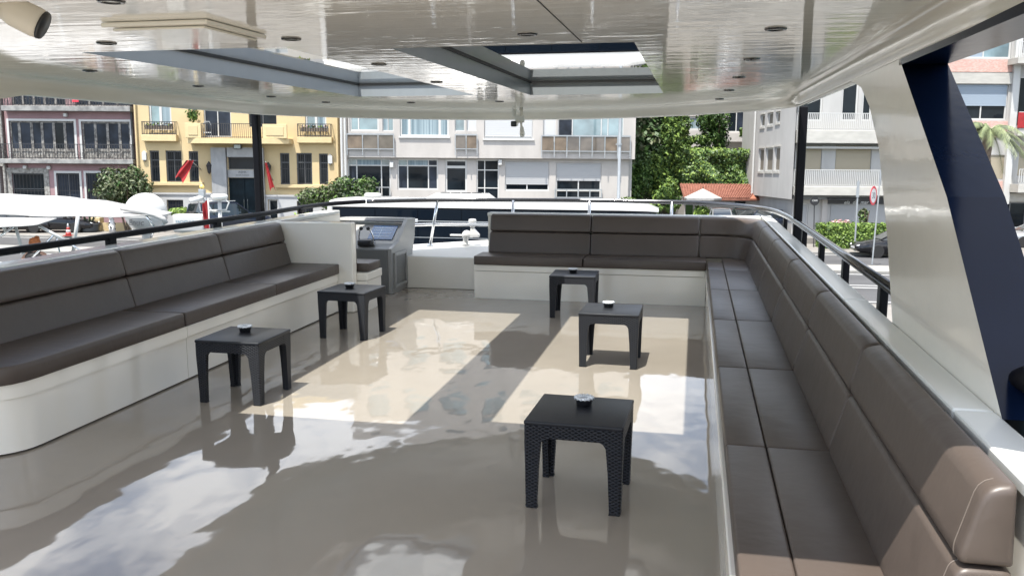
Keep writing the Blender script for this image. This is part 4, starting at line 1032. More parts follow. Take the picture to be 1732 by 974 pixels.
# balconies
for q in ((1343, 316, 1560, 331), (1343, 221, 1560, 243)):
    a0_, c0_, a1_, c1_ = R4(*q, YO); bl = f.part('balcony', 'concrete', [(xO, xc+8.2, YO-.2, Y-.003, c0_, c1_)], bev=.02)
    zt = c1_+.98; railing(bl, xO+.02, xc+8.2, YO-.15, c1_, zt, 76, 'frame', bar=.02, sides=Y-.02)
q = R4(1353, 248, 1560, 252, YO); f.part('awning_box', 'frame', [(q[0], xc+8.2, YO+.2, Y-.003, q[1], q[3])], bev=.02)
q = R4(1400, 334, 1500, 345, Y-.05); sb_ = f.part('shop_sign', 'signblack', [(q[0], xc+8.2, Y-.12, Y-.004, q[1], q[3])])
x, z = at(1431, 342.5, Y-.13); text_mesh('ela  de  mar', .30, 'lighttext', 'lettering', sb_, (x+.6, Y-.124, z), (rad(90), 0, 0), shear=.3)
# side face (left of the corner) with small windows, receding
sd = thing('side_house', 'blank off white side wing with two rows of narrow windows, overhanging the tiled roof', 'building')
x1s = xc-.30; x0s = x1s-.6
zc0 = R4(1300, 330, 1340, 336, Y)[1]+.05
def side_pts(px, py):
    # intersect with plane x = x1s  (the wing's west wall)
    d = ray(px, py); k = x1s/d.x; p = T_POS+d*k; return p.y, p.z
b = MB(); yA, _ = side_pts(1341, 300); yB, _ = side_pts(1273, 300)
hs_ = []
for q in ((1284, 252, 1291, 290), (1296, 251, 1306, 290), (1310.5, 249, 1318, 290), (1287, 195, 1293, 214), (1299, 192, 1307, 211), (1313, 190, 1319, 207)):
    y1_, za = side_pts((q[0]), (q[1])); y0_, zb = side_pts(q[2], q[3]); hs_.append((y0_, zb, y1_, za))
zb0 = side_pts(1300, 333)[1]
ys = sorted(set([yA, yB]+[v for h in hs_ for v in (h[0], h[2])])); zs = sorted(set([zb0, 20.0]+[v for h in hs_ for v in (h[1], h[3])]))
for i in range(len(ys)-1):
    for j in range(len(zs)-1):
        cy, cz = (ys[i]+ys[i+1])/2, (zs[j]+zs[j+1])/2
        if any(h[0] < cy < h[2] and h[1] < cz < h[3] for h in hs_): continue
        b.poly([(x1s, ys[i], zs[j]), (x1s, ys[i], zs[j+1]), (x1s, ys[i+1], zs[j+1]), (x1s, ys[i+1], zs[j])])
for h in hs_:
    xi = x1s+.15
    b.poly([(x1s, h[0], h[1]), (xi, h[0], h[1]), (xi, h[0], h[3]), (x1s, h[0], h[3])]); b.poly([(x1s, h[2], h[1]), (x1s, h[2], h[3]), (xi, h[2], h[3]), (xi, h[2], h[1])])
    b.poly([(x1s, h[0], h[3]), (xi, h[0], h[3]), (xi, h[2], h[3]), (x1s, h[2], h[3])]); b.poly([(x1s, h[0], h[1]), (x1s, h[2], h[1]), (xi, h[2], h[1]), (xi, h[0], h[1])])
b.poly([(x1s, yB, zb0), (x1s, yB, 20.0), (x1s+10, yB, 20.0), (x1s+10, yB, zb0)]); b.poly([(x1s, yA, zb0), (x1s, yB, zb0), (x1s+4, yB, zb0), (x1s+4, yA, zb0)])
b.poly([(x1s, yA, zb0), (x1s+.003, yA, zb0), (x1s+.003, yA, 20.0), (x1s, yA, 20.0)])
b.build('wall', 'stuccocool', sd, fix=False)
for h in hs_:
    b = MB(); xi = x1s+.10
    for y0_, y1_, z0_, z1_ in ((h[0], h[0]+.09, h[1], h[3]), (h[2]-.09, h[2], h[1], h[3]), (h[0]+.09, h[2]-.09, h[1], h[1]+.09), (h[0]+.09, h[2]-.09, h[3]-.09, h[3])): b.box(xi-.02, xi+.04, y0_, y1_, z0_, z1_)
    wv = b.build('window', 'frame', sd); b = MB(); b.box(xi+.01, xi+.02, h[0]+.09, h[2]-.09, h[1]+.09, h[3]-.09); b.build('pane', 'blind', wv)
    b = MB(); b.box(x1s-.05, x1s-.003, h[0]-.05, h[2]+.05, h[1]-.14, h[1]-.01); b.build('sill', 'concrete', wv); b = MB(); b.box(x1s-.05, x1s-.003, h[0]-.05, h[2]+.05, h[3]+.01, h[3]+.12); b.build('lintel', 'concrete', wv)
b = MB(); b.box(x1s+2.0, x1s+2.3, yA+.5, yB, 0, zb0-.01); b.build('lower_wall', 'stucco', sd)
b = MB(); b.tube([(x1s-.08, yB-.3, 2.6), (x1s-.08, yB-.3, 13)], .07, 8); b.build('downpipe', 'frame', sd)

# ---- 5 brick banded block beyond the pillar
Y = 55.0
f = Facade('apartment_building', 'apartment block with pink brick bands and pale blue blinds beyond the pillar', Y, (25.4, 0, 46, 20), 12, 'stuccocool'); f.Y = Y
xl = f.rect[0]
for q in ((1575, 143, 1704, 203),): f.window(R4(*q, Y), cols=3, frame='frame', glass='glassdark', fw=.10, shutter=.60, shutmat='shutterblue')
f.window(R4(1575, 40, 1712, 99, Y), cols=3, frame='frame', glass=['glassrefl', 'shutterblue', 'glassrefl'], fw=.10)
f.window(R4(1590, 262, 1700, 303, Y), cols=2, frame='frame', glass='glassdark', fw=.08, shutter=.98, shutmat='shutterbeige')
for q in ((1722, 130, 1790, 215), (1722, 30, 1790, 92), (1722, 240, 1790, 300)): f.window(R4(*q, Y), cols=2, frame='frame', glass=['glassdark', 'glassold'] if q[1] < 200 else 'shutterbeige', fw=.08)
q = R4(1680, 342, 1735, 400, Y); f.window((q[0], .13, q[2], q[3]), cols=2, frame='framedark', glass='glassdark', fw=.08, name='entrance_door')
f.finish()
for q in ((1560, 101, 1712, 122), (1560, 205, 1704, 232), (1560, 306, 1700, 326)):
    a0_, c0_, a1_, c1_ = R4(*q, Y); f.part('brick_band', 'brickband', [(xl+.01, a1_, Y-.06, Y-.002, c0_, c1_)])
for q in ((1560, 124, 1712, 142), (1560, 327, 1790, 340)):
    a0_, c0_, a1_, c1_ = R4(*q, Y); f.part('floor_band', 'concrete', [(xl+.01, a1_, Y-.16, Y-.002, c0_, c1_)])
a0_, c0_, a1_, c1_ = R4(1706, 20, 1717, 345, Y); f.part('pilaster', 'frame', [(a0_, a1_, Y-.25, Y-.003, c0_, c1_)])
for q in ((1719, 216, 1790, 230), (1719, 98, 1790, 108), (1719, 312, 1790, 326)):
    a0_, c0_, a1_, c1_ = R4(*q, Y-1); bl = f.part('balcony', 'concrete', [(a0_, a1_, Y-1.2, Y-.004, c0_, c1_)]); railing(bl, a0_, a1_, Y-1.15, c1_, c1_+.95, 18, 'frame', bar=.02)
x, z = at(1728, 203, Y-1.2); tw = MB(); tw.box(x-.25, x+.75, Y-1.26, Y-1.20, z-.5, z+.45, .02); tag(tw.build('beach_towel', 'red'), 'red towel hanging over the balcony rail at the right edge', 'towel')

# ---- 6 background house above the ivy wall
Y = 82.0
f = Facade('apartment_building', 'distant white house with curtained window above the ivy covered wall', Y, R4(1120, 150, 1300, 300, Y), 10, 'stucco'); f.rect = (f.rect[0], 1.0, f.rect[2], 15)
f.window(R4(1164, 197, 1194, 221, Y), cols=1, frame='frame', glass='curtain', fw=.2)
f.window(R4(1231, 180, 1276, 224, Y), cols=3, frame='frame', glass=['glassdark', 'glassold', 'glassdark'], fw=.1)
f.window(R4(1130, 180, 1150, 221, Y), cols=1, frame='frame', glass='glassold', fw=.2)
f.finish()
a0_, c0_, a1_, c1_ = R4(1226, 226, 1290, 240, Y-1); bl = f.part('balcony', 'stucco', [(a0_, a1_, Y-1.2, Y-.004, c0_, c1_)])

# ---- 7 low house with tiled roof, parasol
Y = 58.0
hz = 0.45
b = MB(); b.box(at(1085, 350, 50)[0], xc+2.0, 49.5, 66, -.2, hz); struct(b.build('courtyard', 'paving'))
lh = thing('bungalow', 'low white bungalow with a terracotta tiled roof below the ivy wall', 'house')
xa, ze = at(1157, 335.5, Y-.6); xb, _ = at(1268, 335.5, Y-.6); xr0, zr = at(1150, 311, Y+2.6); xr1, _ = at(1290, 311, Y+2.6)
xw0, xw1 = xa+.15, xb+1.7
b = MB(); b.box(xw0, xw1, Y, Y+4.5, hz, ze-.02); b.build('wall', 'stucco', lh)
def roofpt(s_, t_): # s along, t up the slope
    p0 = Vector((xa+(xb-xa)*s_, Y-.6, ze)); p1 = Vector((xr0+(xr1-xr0)*s_, Y+2.6, zr)); return p0+(p1-p0)*t_
b = MB(); b.loft([[roofpt(0, 0), roofpt(1, 0), roofpt(1, 1), roofpt(0, 1)], [p-Vector((0, 0, .12)) for p in (roofpt(0, 0), roofpt(1, 0), roofpt(1, 1), roofpt(0, 1))]]); rf = b.build('roof', 'rooftile', lh)
hp_ = (Vector(roofpt(1, 0)), Vector(roofpt(1, 1)), Vector((xb+3.2, Y+1.2, ze)))
b = MB(); b.loft([[hp_[0], hp_[1], hp_[2]], [p-Vector((0, 0, .12)) for p in hp_]]); b.build('hip_end', 'terracotta', lh)
b = MB(); nc, nr = 30, 11
for i in range(nc):
    for j in range(nr):
        s_ = (i+.5)/nc; t_ = j/nr; p = roofpt(s_, t_); q_ = roofpt(s_, min(1, t_+1.12/nr)); w_ = (xb-xa)/nc*.46
        n_ = Vector((0, -.24, .97)); lift = random.uniform(.0, .02); x_ = Vector((1, 0, 0))
        b.loft([[p-x_*w_+n_*.005, p-x_*w_*.6+n_*(.075+lift), p+x_*w_*.6+n_*(.075+lift), p+x_*w_+n_*.005], [q_-x_*w_*.8+n_*.0, q_-x_*w_*.5+n_*.05, q_+x_*w_*.5+n_*.05, q_+x_*w_*.8+n_*.0]])
b.build('roof_tiles', 'rooftile', rf, kind='stuff')
xd, zd = at(1252, 341, Y); b = MB(); b.box(xd-.35, xd+.35, Y-.03, Y-.003, hz, zd); b.build('door', 'glassdark', lh)
b = MB(); b.box(at(1160, 345, Y)[0], at(1172, 345, Y)[0], Y-.03, Y-.003, hz, ze-.25); b.build('green_door', 'leafB', lh)
x, z = at(1188.5, 336, 55.5)
pa = thing('parasol', 'cream parasol in front of the terracotta tiled roof', 'parasol', (x, 55.5, hz))
zt = at(1188.5, 319, 55.5)[1]-hz; ze_ = z-hz+.05
b = MB(); rings = []
n = 8
apex = b.bm.verts.new((0, 0, zt)); E_ = []
for k in range(n):
    a = 2*math.pi*(k+.5)/n; E_.append((b.bm.verts.new((1.22*math.cos(a), 1.22*math.sin(a), ze_)), b.bm.verts.new((1.20*math.cos(a), 1.20*math.sin(a), ze_-.14))))
for k in range(n):
    j = (k+1) % n; b.face([apex, E_[k][0], E_[j][0]]); b.face([E_[k][0], E_[k][1], E_[j][1], E_[j][0]])
b.build('canopy_cloth', 'canvas', pa); b = MB(); b.tube([(0, 0, 0), (0, 0, zt+.1)], .035, 8); b.build('pole', 'bark', pa)

# ---- vegetation
def wall_leaves(mb, x0, x1, y, z0, z1, n, size, mats, depth=.5, seed=0, wav=.25):
    rnd = random.Random(seed)
    for k in range(n):
        x = rnd.uniform(x0, x1); z = rnd.uniform(z0, z1)+rnd.uniform(0, .12)
        bulge = wav*(math.sin(x*1.7+seed)+math.sin(x*3.1+z*2.2)+math.cos(z*2.7+x*.6))
        p = Vector((x, y-depth*rnd.random()-bulge*.5, z)); 
        nrm = Vector((rnd.gauss(0, .5), -1, rnd.gauss(.5, .5))).normalized()
        t = nrm.cross(Vector((rnd.gauss(0, 1), rnd.gauss(0, .3), rnd.gauss(0, 1)))).normalized(); u_ = nrm.cross(t); s_ = size*rnd.uniform(.6, 1.3)
        mb.m(mats[int(rnd.random()*len(mats))])
        mb.poly([p-t*s_*.7, p+u_*s_*.42, p+t*s_*.7, p-u_*s_*.42])
# ivy wall behind the bungalow
Y = 62.0
iw = thing('ivy_wall', 'high garden wall covered in green ivy behind the tiled bungalow', 'ivy wall')
x0, z0, x1, z1 = R4(1124, 256, 1292, 330, Y); b = MB(); b.box(x0, x1, Y+.3, Y+1.2, hz, z1-.2); b.build('wall', 'earth', iw)
b = MB(); wall_leaves(b, x0-.2, x1, Y+.2, hz+1.5, z1, 12000, .17, ['leafA', 'leafB', 'leafB', 'leafA', 'leafC'], .9, 5, .5)  # doubled dark leaves paint the shaded gaps into the ivy
for k in range(1500):
    pass
leaves(b, ((x0+x1)/2, Y+.6, z1-.05), ((x1-x0)/2, .8, .35), 2200, .17, ['leafA', 'leafC', 'leafC'], seed=8, shell=.3); b.build('ivy', None, iw)
def bush(px, py, Yb, rx, rz_, n, size, mats, label, cat='bush', name='bush', seed=0, ry=None, stems=True, lobes=1):
    x, z = at(px, py, Yb); k = Yb/FPX; rx *= k; rz_ *= k; ry = ry or rx*.8
    zg = 0.12 if Yb < 56 else hz
    r = thing(name, label, cat, (x, Yb, zg))
    b = MB()
    if lobes == 1: leaves(b, (0, 0, z-zg), (rx, ry, rz_), n, size, mats, seed=seed, shell=.45)
    else:
        rnd = random.Random(seed+50)
        for l in range(lobes):
            a = rnd.uniform(0, 6.28); q_ = rnd.uniform(.25, .62)
            leaves(b, (math.cos(a)*rx*q_, math.sin(a)*ry*q_*.7, z-zg+rnd.uniform(-.55, .55)*rz_), (rx*.5, ry*.5, rz_*.5), n//lobes, size, mats, seed=seed+l*3, shell=.45)
    b.build('crown', None, r)
    if stems:
        b = MB()
        for j in range(4):
            a = j*1.6+seed; b.tube([(math.cos(a)*.08, math.sin(a)*.08, 0), (math.cos(a)*rx*.2, math.sin(a)*ry*.2, (z-zg)*.6), (math.cos(a)*rx*.5, math.sin(a)*ry*.5, (z-zg)+rz_*.3)], [.07, .05, .02], 5)
        b.build('trunk', 'bark', r)
    return r
GA = ['leafA', 'leafA', 'leafB', 'leafC']; GD = ['leafB', 'leafB', 'leafA']; GO = ['leafD', 'leafE', 'leafB', 'leafD']; GC = ['leafC', 'leafA', 'leafC']
bush(212, 320, 55, 56, 42, 6500, .17, GO, 'dark olive tree with bristly foliage between the pink and yellow houses', 'tree', 'tree', 2, lobes=12)
bush(543, 330, 54.2, 40, 30, 4200, .16, ['leafE', 'leafA', 'leafD'], 'pale glossy leaved shrub at the right end of the yellow building', seed=4, lobes=9, stems=False)
bush(602, 326, 53.2, 42, 28, 4200, .16, ['leafA', 'leafE', 'leafB'], 'green shrub in front of the left windows of the white building', seed=6, lobes=9, stems=False)
bush(300, 358, 54.5, 24, 8, 700, .14, GC, 'low bright green shrub under the barred window of the yellow building', seed=9, stems=False)
bush(515, 367, 54.5, 24, 9, 700, .14, GC, 'low bright green shrub right of the black post below the yellow building', seed=10, stems=False)
bush(1074, 312, 58, 34, 52, 5200, .17, GD, 'dark shaded shrub just right of the white building', seed=11, lobes=9, stems=False)
bush(1108, 292, 59.5, 32, 46, 5200, .17, ['leafA', 'leafB', 'leafC', 'leafB'], 'leafy green shrub left of the ivy wall', seed=12, lobes=9, stems=False)
bush(1140, 236, 61, 28, 56, 5200, .17, GA, 'tall ivy clad column of foliage behind the left end of the ivy wall', 'tree', 'tree', 13, lobes=9, stems=False)
bush(1128, 332, 57, 28, 32, 3600, .15, ['leafA', 'leafC', 'leafB'], 'trailing climber beside the left end of the tiled bungalow', seed=14, lobes=8, stems=False)
bush(1093, 352, 53, 30, 12, 800, .2, ['leafA', 'leafB', 'leafC'], 'low leafy plants behind the right end of the coach', seed=15, stems=False)
bush(1208, 224, 64, 34, 46, 5200, .16, GD, 'dark green tree with dense small leaves standing behind the ivy wall', 'tree', 'tree', 16, lobes=10)
bush(1170, 246, 63.5, 34, 20, 3000, .16, GA, 'clipped foliage mound on top of the ivy wall', seed=17, stems=False, lobes=6)
bush(1262, 232, 66, 14, 18, 600, .22, GC, 'bright green shrub by the distant balcony next to the corner block', seed=18, lobes=3)
bush(1062, 342, 54.0, 18, 10, 500, .18, ['leafA', 'leafC', 'leafE'], 'pale leaved plant at the foot of the lamp post', seed=19, stems=False)
bush(1186, 358, 55, 16, 12, 500, .16, GC, 'bright green potted shrub under the parasol', seed=20, stems=False)
# dark wood behind the gap
b = MB(); x0, z0, x1, z1 = R4(1060, 150, 1150, 300, 72)
wall_leaves(b, x0, x1, 72, .5, z1+3, 7000, .34, ['leafB', 'leafB', 'leafD'], 3.0, 21, .4)
o = b.build('far_trees', None); o['kind'] = 'stuff'; o['label'] = 'dark wood in the gap beside the white building'
# clipped hedge at right
hg = thing('hedge', 'clipped box hedge on the pavement in front of the corner block', 'hedge')
x0, z0, x1, z1 = R4(1396, 381, 1440, 420, 46.5)
x1 += 3.2; rnd = random.Random(4); b = MB()
b.box(x0+.12, x1-.1, 46.6, 47.9, .12, z1-.12); b.mats = ['hedgeB']; 
hgi = b.build('inner_mass', 'hedgeB', hg); b = MB()
for k in range(5200):
    fce = rnd.random()
    if fce < .55: p = Vector((rnd.uniform(x0, x1), 46.5+rnd.uniform(-.05, .12), rnd.uniform(.12, z1))); nr_ = Vector((0, -1, .3))
    elif fce < .8: p = Vector((rnd.uniform(x0, x1), rnd.uniform(46.5, 48), z1+rnd.uniform(-.10, .06))); nr_ = Vector((0, 0, 1))
    else: p = Vector((x0+rnd.uniform(-.05, .1), rnd.uniform(46.5, 48), rnd.uniform(.12, z1))); nr_ = Vector((-1, 0, .3))
    nr_ = (nr_+Vector((rnd.gauss(0, .5), rnd.gauss(0, .5), rnd.gauss(0, .5)))).normalized(); t = nr_.cross(Vector((rnd.gauss(0, 1), rnd.gauss(0, 1), rnd.gauss(0, 1)))).normalized(); u_ = nr_.cross(t); s_ = .085*rnd.uniform(.6, 1.3)
    b.m(rnd.choice(['hedgeA', 'hedgeA', 'hedgeB', 'leafC'])); b.poly([p-t*s_, p+u_*s_*.6, p+t*s_, p-u_*s_*.6])
b.build('foliage', None, hg)
bush(1424, 379, 48.6, 22, 7, 900, .12, ['pinkflower', 'pinkflower', 'pinkflower', 'leafA'], 'pink flowering hydrangea behind the clipped hedge', 'flower bush', 'flower_bush', 22, stems=False)
bush(1464, 362, 49, 12, 20, 420, .17, ['leafA', 'leafE', 'leafD'], 'thin leafy sapling in front of the grey shop shutter', 'plant', 'sapling', 23, lobes=4)
# palm
Yp = 46.0
x, z = at(1672, 225, Yp); pm = thing('palm_tree', 'palm tree with drooping feathery fronds in front of the brick banded block', 'palm', (x, Yp, .12))
b = MB(); hgt = z-.12; prs = [(.03*math.sin(k*1.3), 0, hgt*k/10) for k in range(11)]; b.tube(prs, [.22+.04*(k % 2) for k in range(11)], 10); b.build('trunk', 'palmbark', pm)
rnd = random.Random(9)
for k in range(26):
    a = 2*math.pi*k/26*1.0+rnd.uniform(-.15, .15); el = rnd.uniform(-.1, 1.15); L_ = rnd.uniform(2.0, 2.7)
    pts = []; 
    for i in range(9):
        t = i/8; r_ = L_*t*math.cos(el*(1-t*.3)); zz_ = L_*(math.sin(el)*t-.75*t*t*(1.0+.3*math.cos(el)))
        pts.append(Vector((math.cos(a)*r_, math.sin(a)*r_, hgt+zz_)))
    b = MB(); b.m('leafP'); b.tube(pts, [.03-.003*i for i in range(9)], 4)
    for i in range(1, 9):
        for h_ in range(4):
            tt = i-1+h_/4; p = pts[i-1].lerp(pts[i], h_/4); d = (pts[i]-pts[i-1]).normalized(); sd_ = d.cross(Vector((0, 0, 1))).normalized()
            for sg_ in (-1, 1):
                l_ = .55*(1-.09*abs(tt-3)); e = p+sd_*sg_*l_*.6+d*l_*.5-Vector((0, 0, l_*.55)); w_ = d*.03
                b.m(rnd.choice(['leafP', 'leafP', 'leafE'])); b.poly([p-w_, p+w_, e])
    b.build('frond', None, pm)

# ---- street furniture
def cone_at(px, py, label, h=.75):
    Yc = 52.3; d = ray(px, py); k = -(T_POS.z-.12)/d.z if False else (T_POS.z-.122)/(-d.z); p = T_POS+d*k
    c = thing('traffic_cone', label, 'traffic cone', (p.x, p.y, .122), group='traffic cones on the pavement')
    b = MB(); b.box(-.24, .24, -.24, .24, 0, .05, .015); b.build('base', 'cone', c)
    b = MB(); b.lathe([(.17, .05), (.135, .22)], seg=16); b.build('lower_band', 'cone', c, smooth=True)
    b = MB(); b.lathe([(.135, .221), (.105, .36)], seg=16); b.build('reflective_band', 'signwhite', c, smooth=True)
    b = MB(); b.lathe([(.105, .361), (.075, .52)], seg=16); b.build('upper_band', 'cone', c, smooth=True)
    b = MB(); b.lathe([(.075, .521), (.035, .72), (.02, .75)], seg=16); b.build('white_tip', 'signwhite', c, smooth=True)
cone_at(116, 399, 'red and white traffic cone on the kerb in front of the pink house')
cone_at(227, 397, 'red and white traffic cone below the white radome')
# planter, low yellow wall, spotted bollard
x, z = at(151, 391, 54.5); plr = thing('planter', 'round dark grey planter with spiky leaves left of the low yellow wall', 'planter', (x, 54.5, .12))
b = MB(); b.lathe([(.45, 0), (.55, .1), (.58, .52), (.50, .55), (.48, .45)], seg=18); b.build('pot', 'potgrey', plr, auto=40); b = MB()
for k in range(16):
    a = k*.9; l_ = .75+.2*math.sin(k*3); b.m('leafE'); p = Vector((math.cos(a)*.12, math.sin(a)*.12, .5)); e = p+Vector((math.cos(a)*.42, math.sin(a)*.42, l_)); s_ = Vector((-math.sin(a), math.cos(a), 0))*.05; b.poly([p-s_, p+s_, (p+e)/2+s_*1.2, e]); b.poly([p-s_, (p+e)/2+s_*1.2, e, (p+e)/2-s_*1.2])
b.build('spiky_leaves', None, plr)
lw = thing('garden_wall', 'low yellow forecourt wall with a square end pier', 'wall')
x0, z0, x1, z1 = R4(160, 377, 240, 391, 55.6); b = MB(); b.box(x0+.5, x1+1.0, 55.5, 55.8, .12, z1); b.build('panel', 'yellow', lw); b = MB(); b.box(x0-.1, x0+.5, 55.3, 55.9, .12, z1+.35, .03); b.build('pier', 'yellowtrim', lw)
x, z = at(190, 390, 54.4); bo = thing('dalmatian_statue', 'white statue with black spots standing by the low yellow wall', 'statue', (x, 54.4, .12))
b = MB(); b.tube([(0, .05, 0), (0, .05, .25), (0, 0, .55), (0, -.04, .85)], [.20, .17, .19, .12], 12); b.tube([(0, -.02, .80), (0, -.10, .95), (0, -.28, .93)], [.12, .13, .07], 12); b.tube([(-.10, -.12, 0), (-.09, -.12, .45)], .06, 8); b.tube([(.10, -.12, 0), (.09, -.12, .45)], .06, 8); b.build('body', 'signwhite', bo, smooth=True)
b = MB()
for k in range(12):
    a = rnd.uniform(-3.0, 0); zz_ = rnd.uniform(.1, .9); r_ = .21 if zz_ < .7 else .15
    b.lathe([(.05, -.005), (.045, .008), (.001, .012)], (math.cos(a)*r_*.92, .02+math.sin(a)*r_*.92-.0, zz_), 8, axis='y')
b.build('spots', 'blackplastic', bo)
for px in (-14,): pass
# lamp post in front of the white building
x, z = at(1046, 336, 47.5); lp = thing('lamp_post', 'grey steel lamp post in front of the right end of the white building', 'lamp post', (x, 47.5, .12))
b = MB(); b.tube([(0, 0, 0), (0, 0, 1.2), (.0, 0, 1.25), (0, 0, 9)], [.13, .13, .10, .075], 12); b.build('pole', 'galv', lp, auto=40)
zz_ = at(1048, 246, 47.5)[1]; b = MB(); b.lathe([(.12, zz_-.12), (.12, zz_-.02)], seg=12); b.box(-.22, -.1, -.04, .04, zz_-.1, zz_-.04); b.build('clamp', 'galv', lp)
b = MB(); b.tube([(0, 0, 8.9), (0, -.3, 9.3), (0, -1.4, 9.6)], .05, 8); b.build('arm', 'galv', lp); b = MB(); b.box(-.15, .15, -2.0, -1.3, 9.52, 9.66, .04); b.build('lamp_head', 'galv', lp)
# signs on the right
def signpole(px0, py0, px1, py1, Yb, r=.035):
    x0, z0 = at(px0, py0, Yb); x1, z1 = at(px1, py1, Yb); return (x0, .0, z0), (x1, 0, z1)
Ys = 37.4
d = ray(1475, 447); k = (T_POS.z-.122)/(-d.z); p = T_POS+d*k
ss = thing('road_sign', 'round red ringed 30 speed limit sign on a grey pole behind the starboard handrail', 'road sign', (p.x, p.y, .12))
k_ = p.y/FPX; zt = at(1481, 288, p.y)[1]-.12
b = MB(); b.tube([(0, 0, 0), (.12, 0, zt)], .035, 8); b.build('pole', 'galv', ss)
x, z = at(1474, 331, p.y); cx_, cz_ = x-p.x, z-.12
dsk = [(0.0, 0)]
yaw = Matrix.Rotation(rad(42), 4, 'Z')
sgb = D.objects.new('sign_plate', None)
b = MB(); b.lathe([(.335, -.010), (.340, 0), (.335, .004)], (0, 0, 0), 28, axis='y'); pl_ = b.build('plate', 'signred', ss); pl_.matrix_local = Matrix.Translation((cx_+.06, -.06, cz_)) @ yaw
pl_.scale = (1, 1, 1.28)
b = MB(); b.lathe([(.25, -.014), (.25, -.0105)], (0, 0, 0), 28, axis='y'); b.build('white_disc', 'signwhite', pl_)
text_mesh('30', .30, 'sigtext', 'numerals', pl_, (0, -.0155, 0), (rad(90), 0, 0))
x2, z2 = at(1445.5, 420, 45.2); x3, z3 = at(1452, 305, 45.2)
sp2 = thing('sign_post', 'bare pale post leaning in front of the clipped hedge', 'post', (x2, 45.2, .12)); b = MB(); b.tube([(0, 0, 0), (x3-x2, 0, z3-.12)], .045, 8); b.build('pole', 'galv', sp2); b = MB(); b.box(x3-x2-.10, x3-x2+.06, -.06, -.05, z3-1.0, z3-.2); b.build('plate', 'galv', sp2)
x4, z4 = at(1376, 420, 47.5); x5, z5 = at(1377.5, 340, 47.5)
ns = thing('road_sign', 'round black shop sign on a thin post left of the hedge', 'sign', (x4, 47.5, .12))
b = MB(); b.tube([(0, 0, 0), (x5-x4, 0, z5-.12)], .03, 8); b.build('pole', 'iron', ns); b = MB(); b.lathe([(.25, -.04), (.25, -.0)], (x5-x4, -.03, z5-.12), 22, axis='y'); bd = b.build('disc', 'signblack', ns)
text_mesh('CAFE', .13, 'lighttext', 'lettering', bd, (x5-x4, -.073, z5-.10), (rad(90), 0, 0))

# ---- vehicles
def wheel(root, x, y, r=.33, w_=.22, spokes=10):
    b = MB(); b.lathe([(r*.62, -w_/2), (r*.95, -w_/2), (r, -w_*.3), (r, w_*.3), (r*.95, w_/2), (r*.62, w_/2)], (x, y, r), 22, axis='y'); t = b.build('wheel', 'tyre', root, auto=40)
    b = MB()
    sgn = -1 if y < 0 else 1
    b.lathe([(r*.64, sgn*w_*.40), (r*.58, sgn*w_*.46), (r*.55, sgn*w_*.36)], (x, y, r), 22, axis='y', cap=False); b.lathe([(r*.14, sgn*w_*.30), (r*.12, sgn*w_*.44)], (x, y, r), 10, axis='y')
    for k in range(spokes):
        a = 2*math.pi*k/spokes; c_, s_ = math.cos(a), math.sin(a)
        b.tube([(x+c_*r*.1, y+sgn*w_*.40, r+s_*r*.1), (x+c_*r*.6, y+sgn*w_*.42, r+s_*r*.6)], r*.045, 4)
    b.build('rim', 'rim', t)
    b = MB(); b.lathe([(r*.60, sgn*w_*.10), (r*.6, sgn*w_*.12)], (x, y, r), 16, axis='y'); b.build('brake_disc', 'framedark', t)
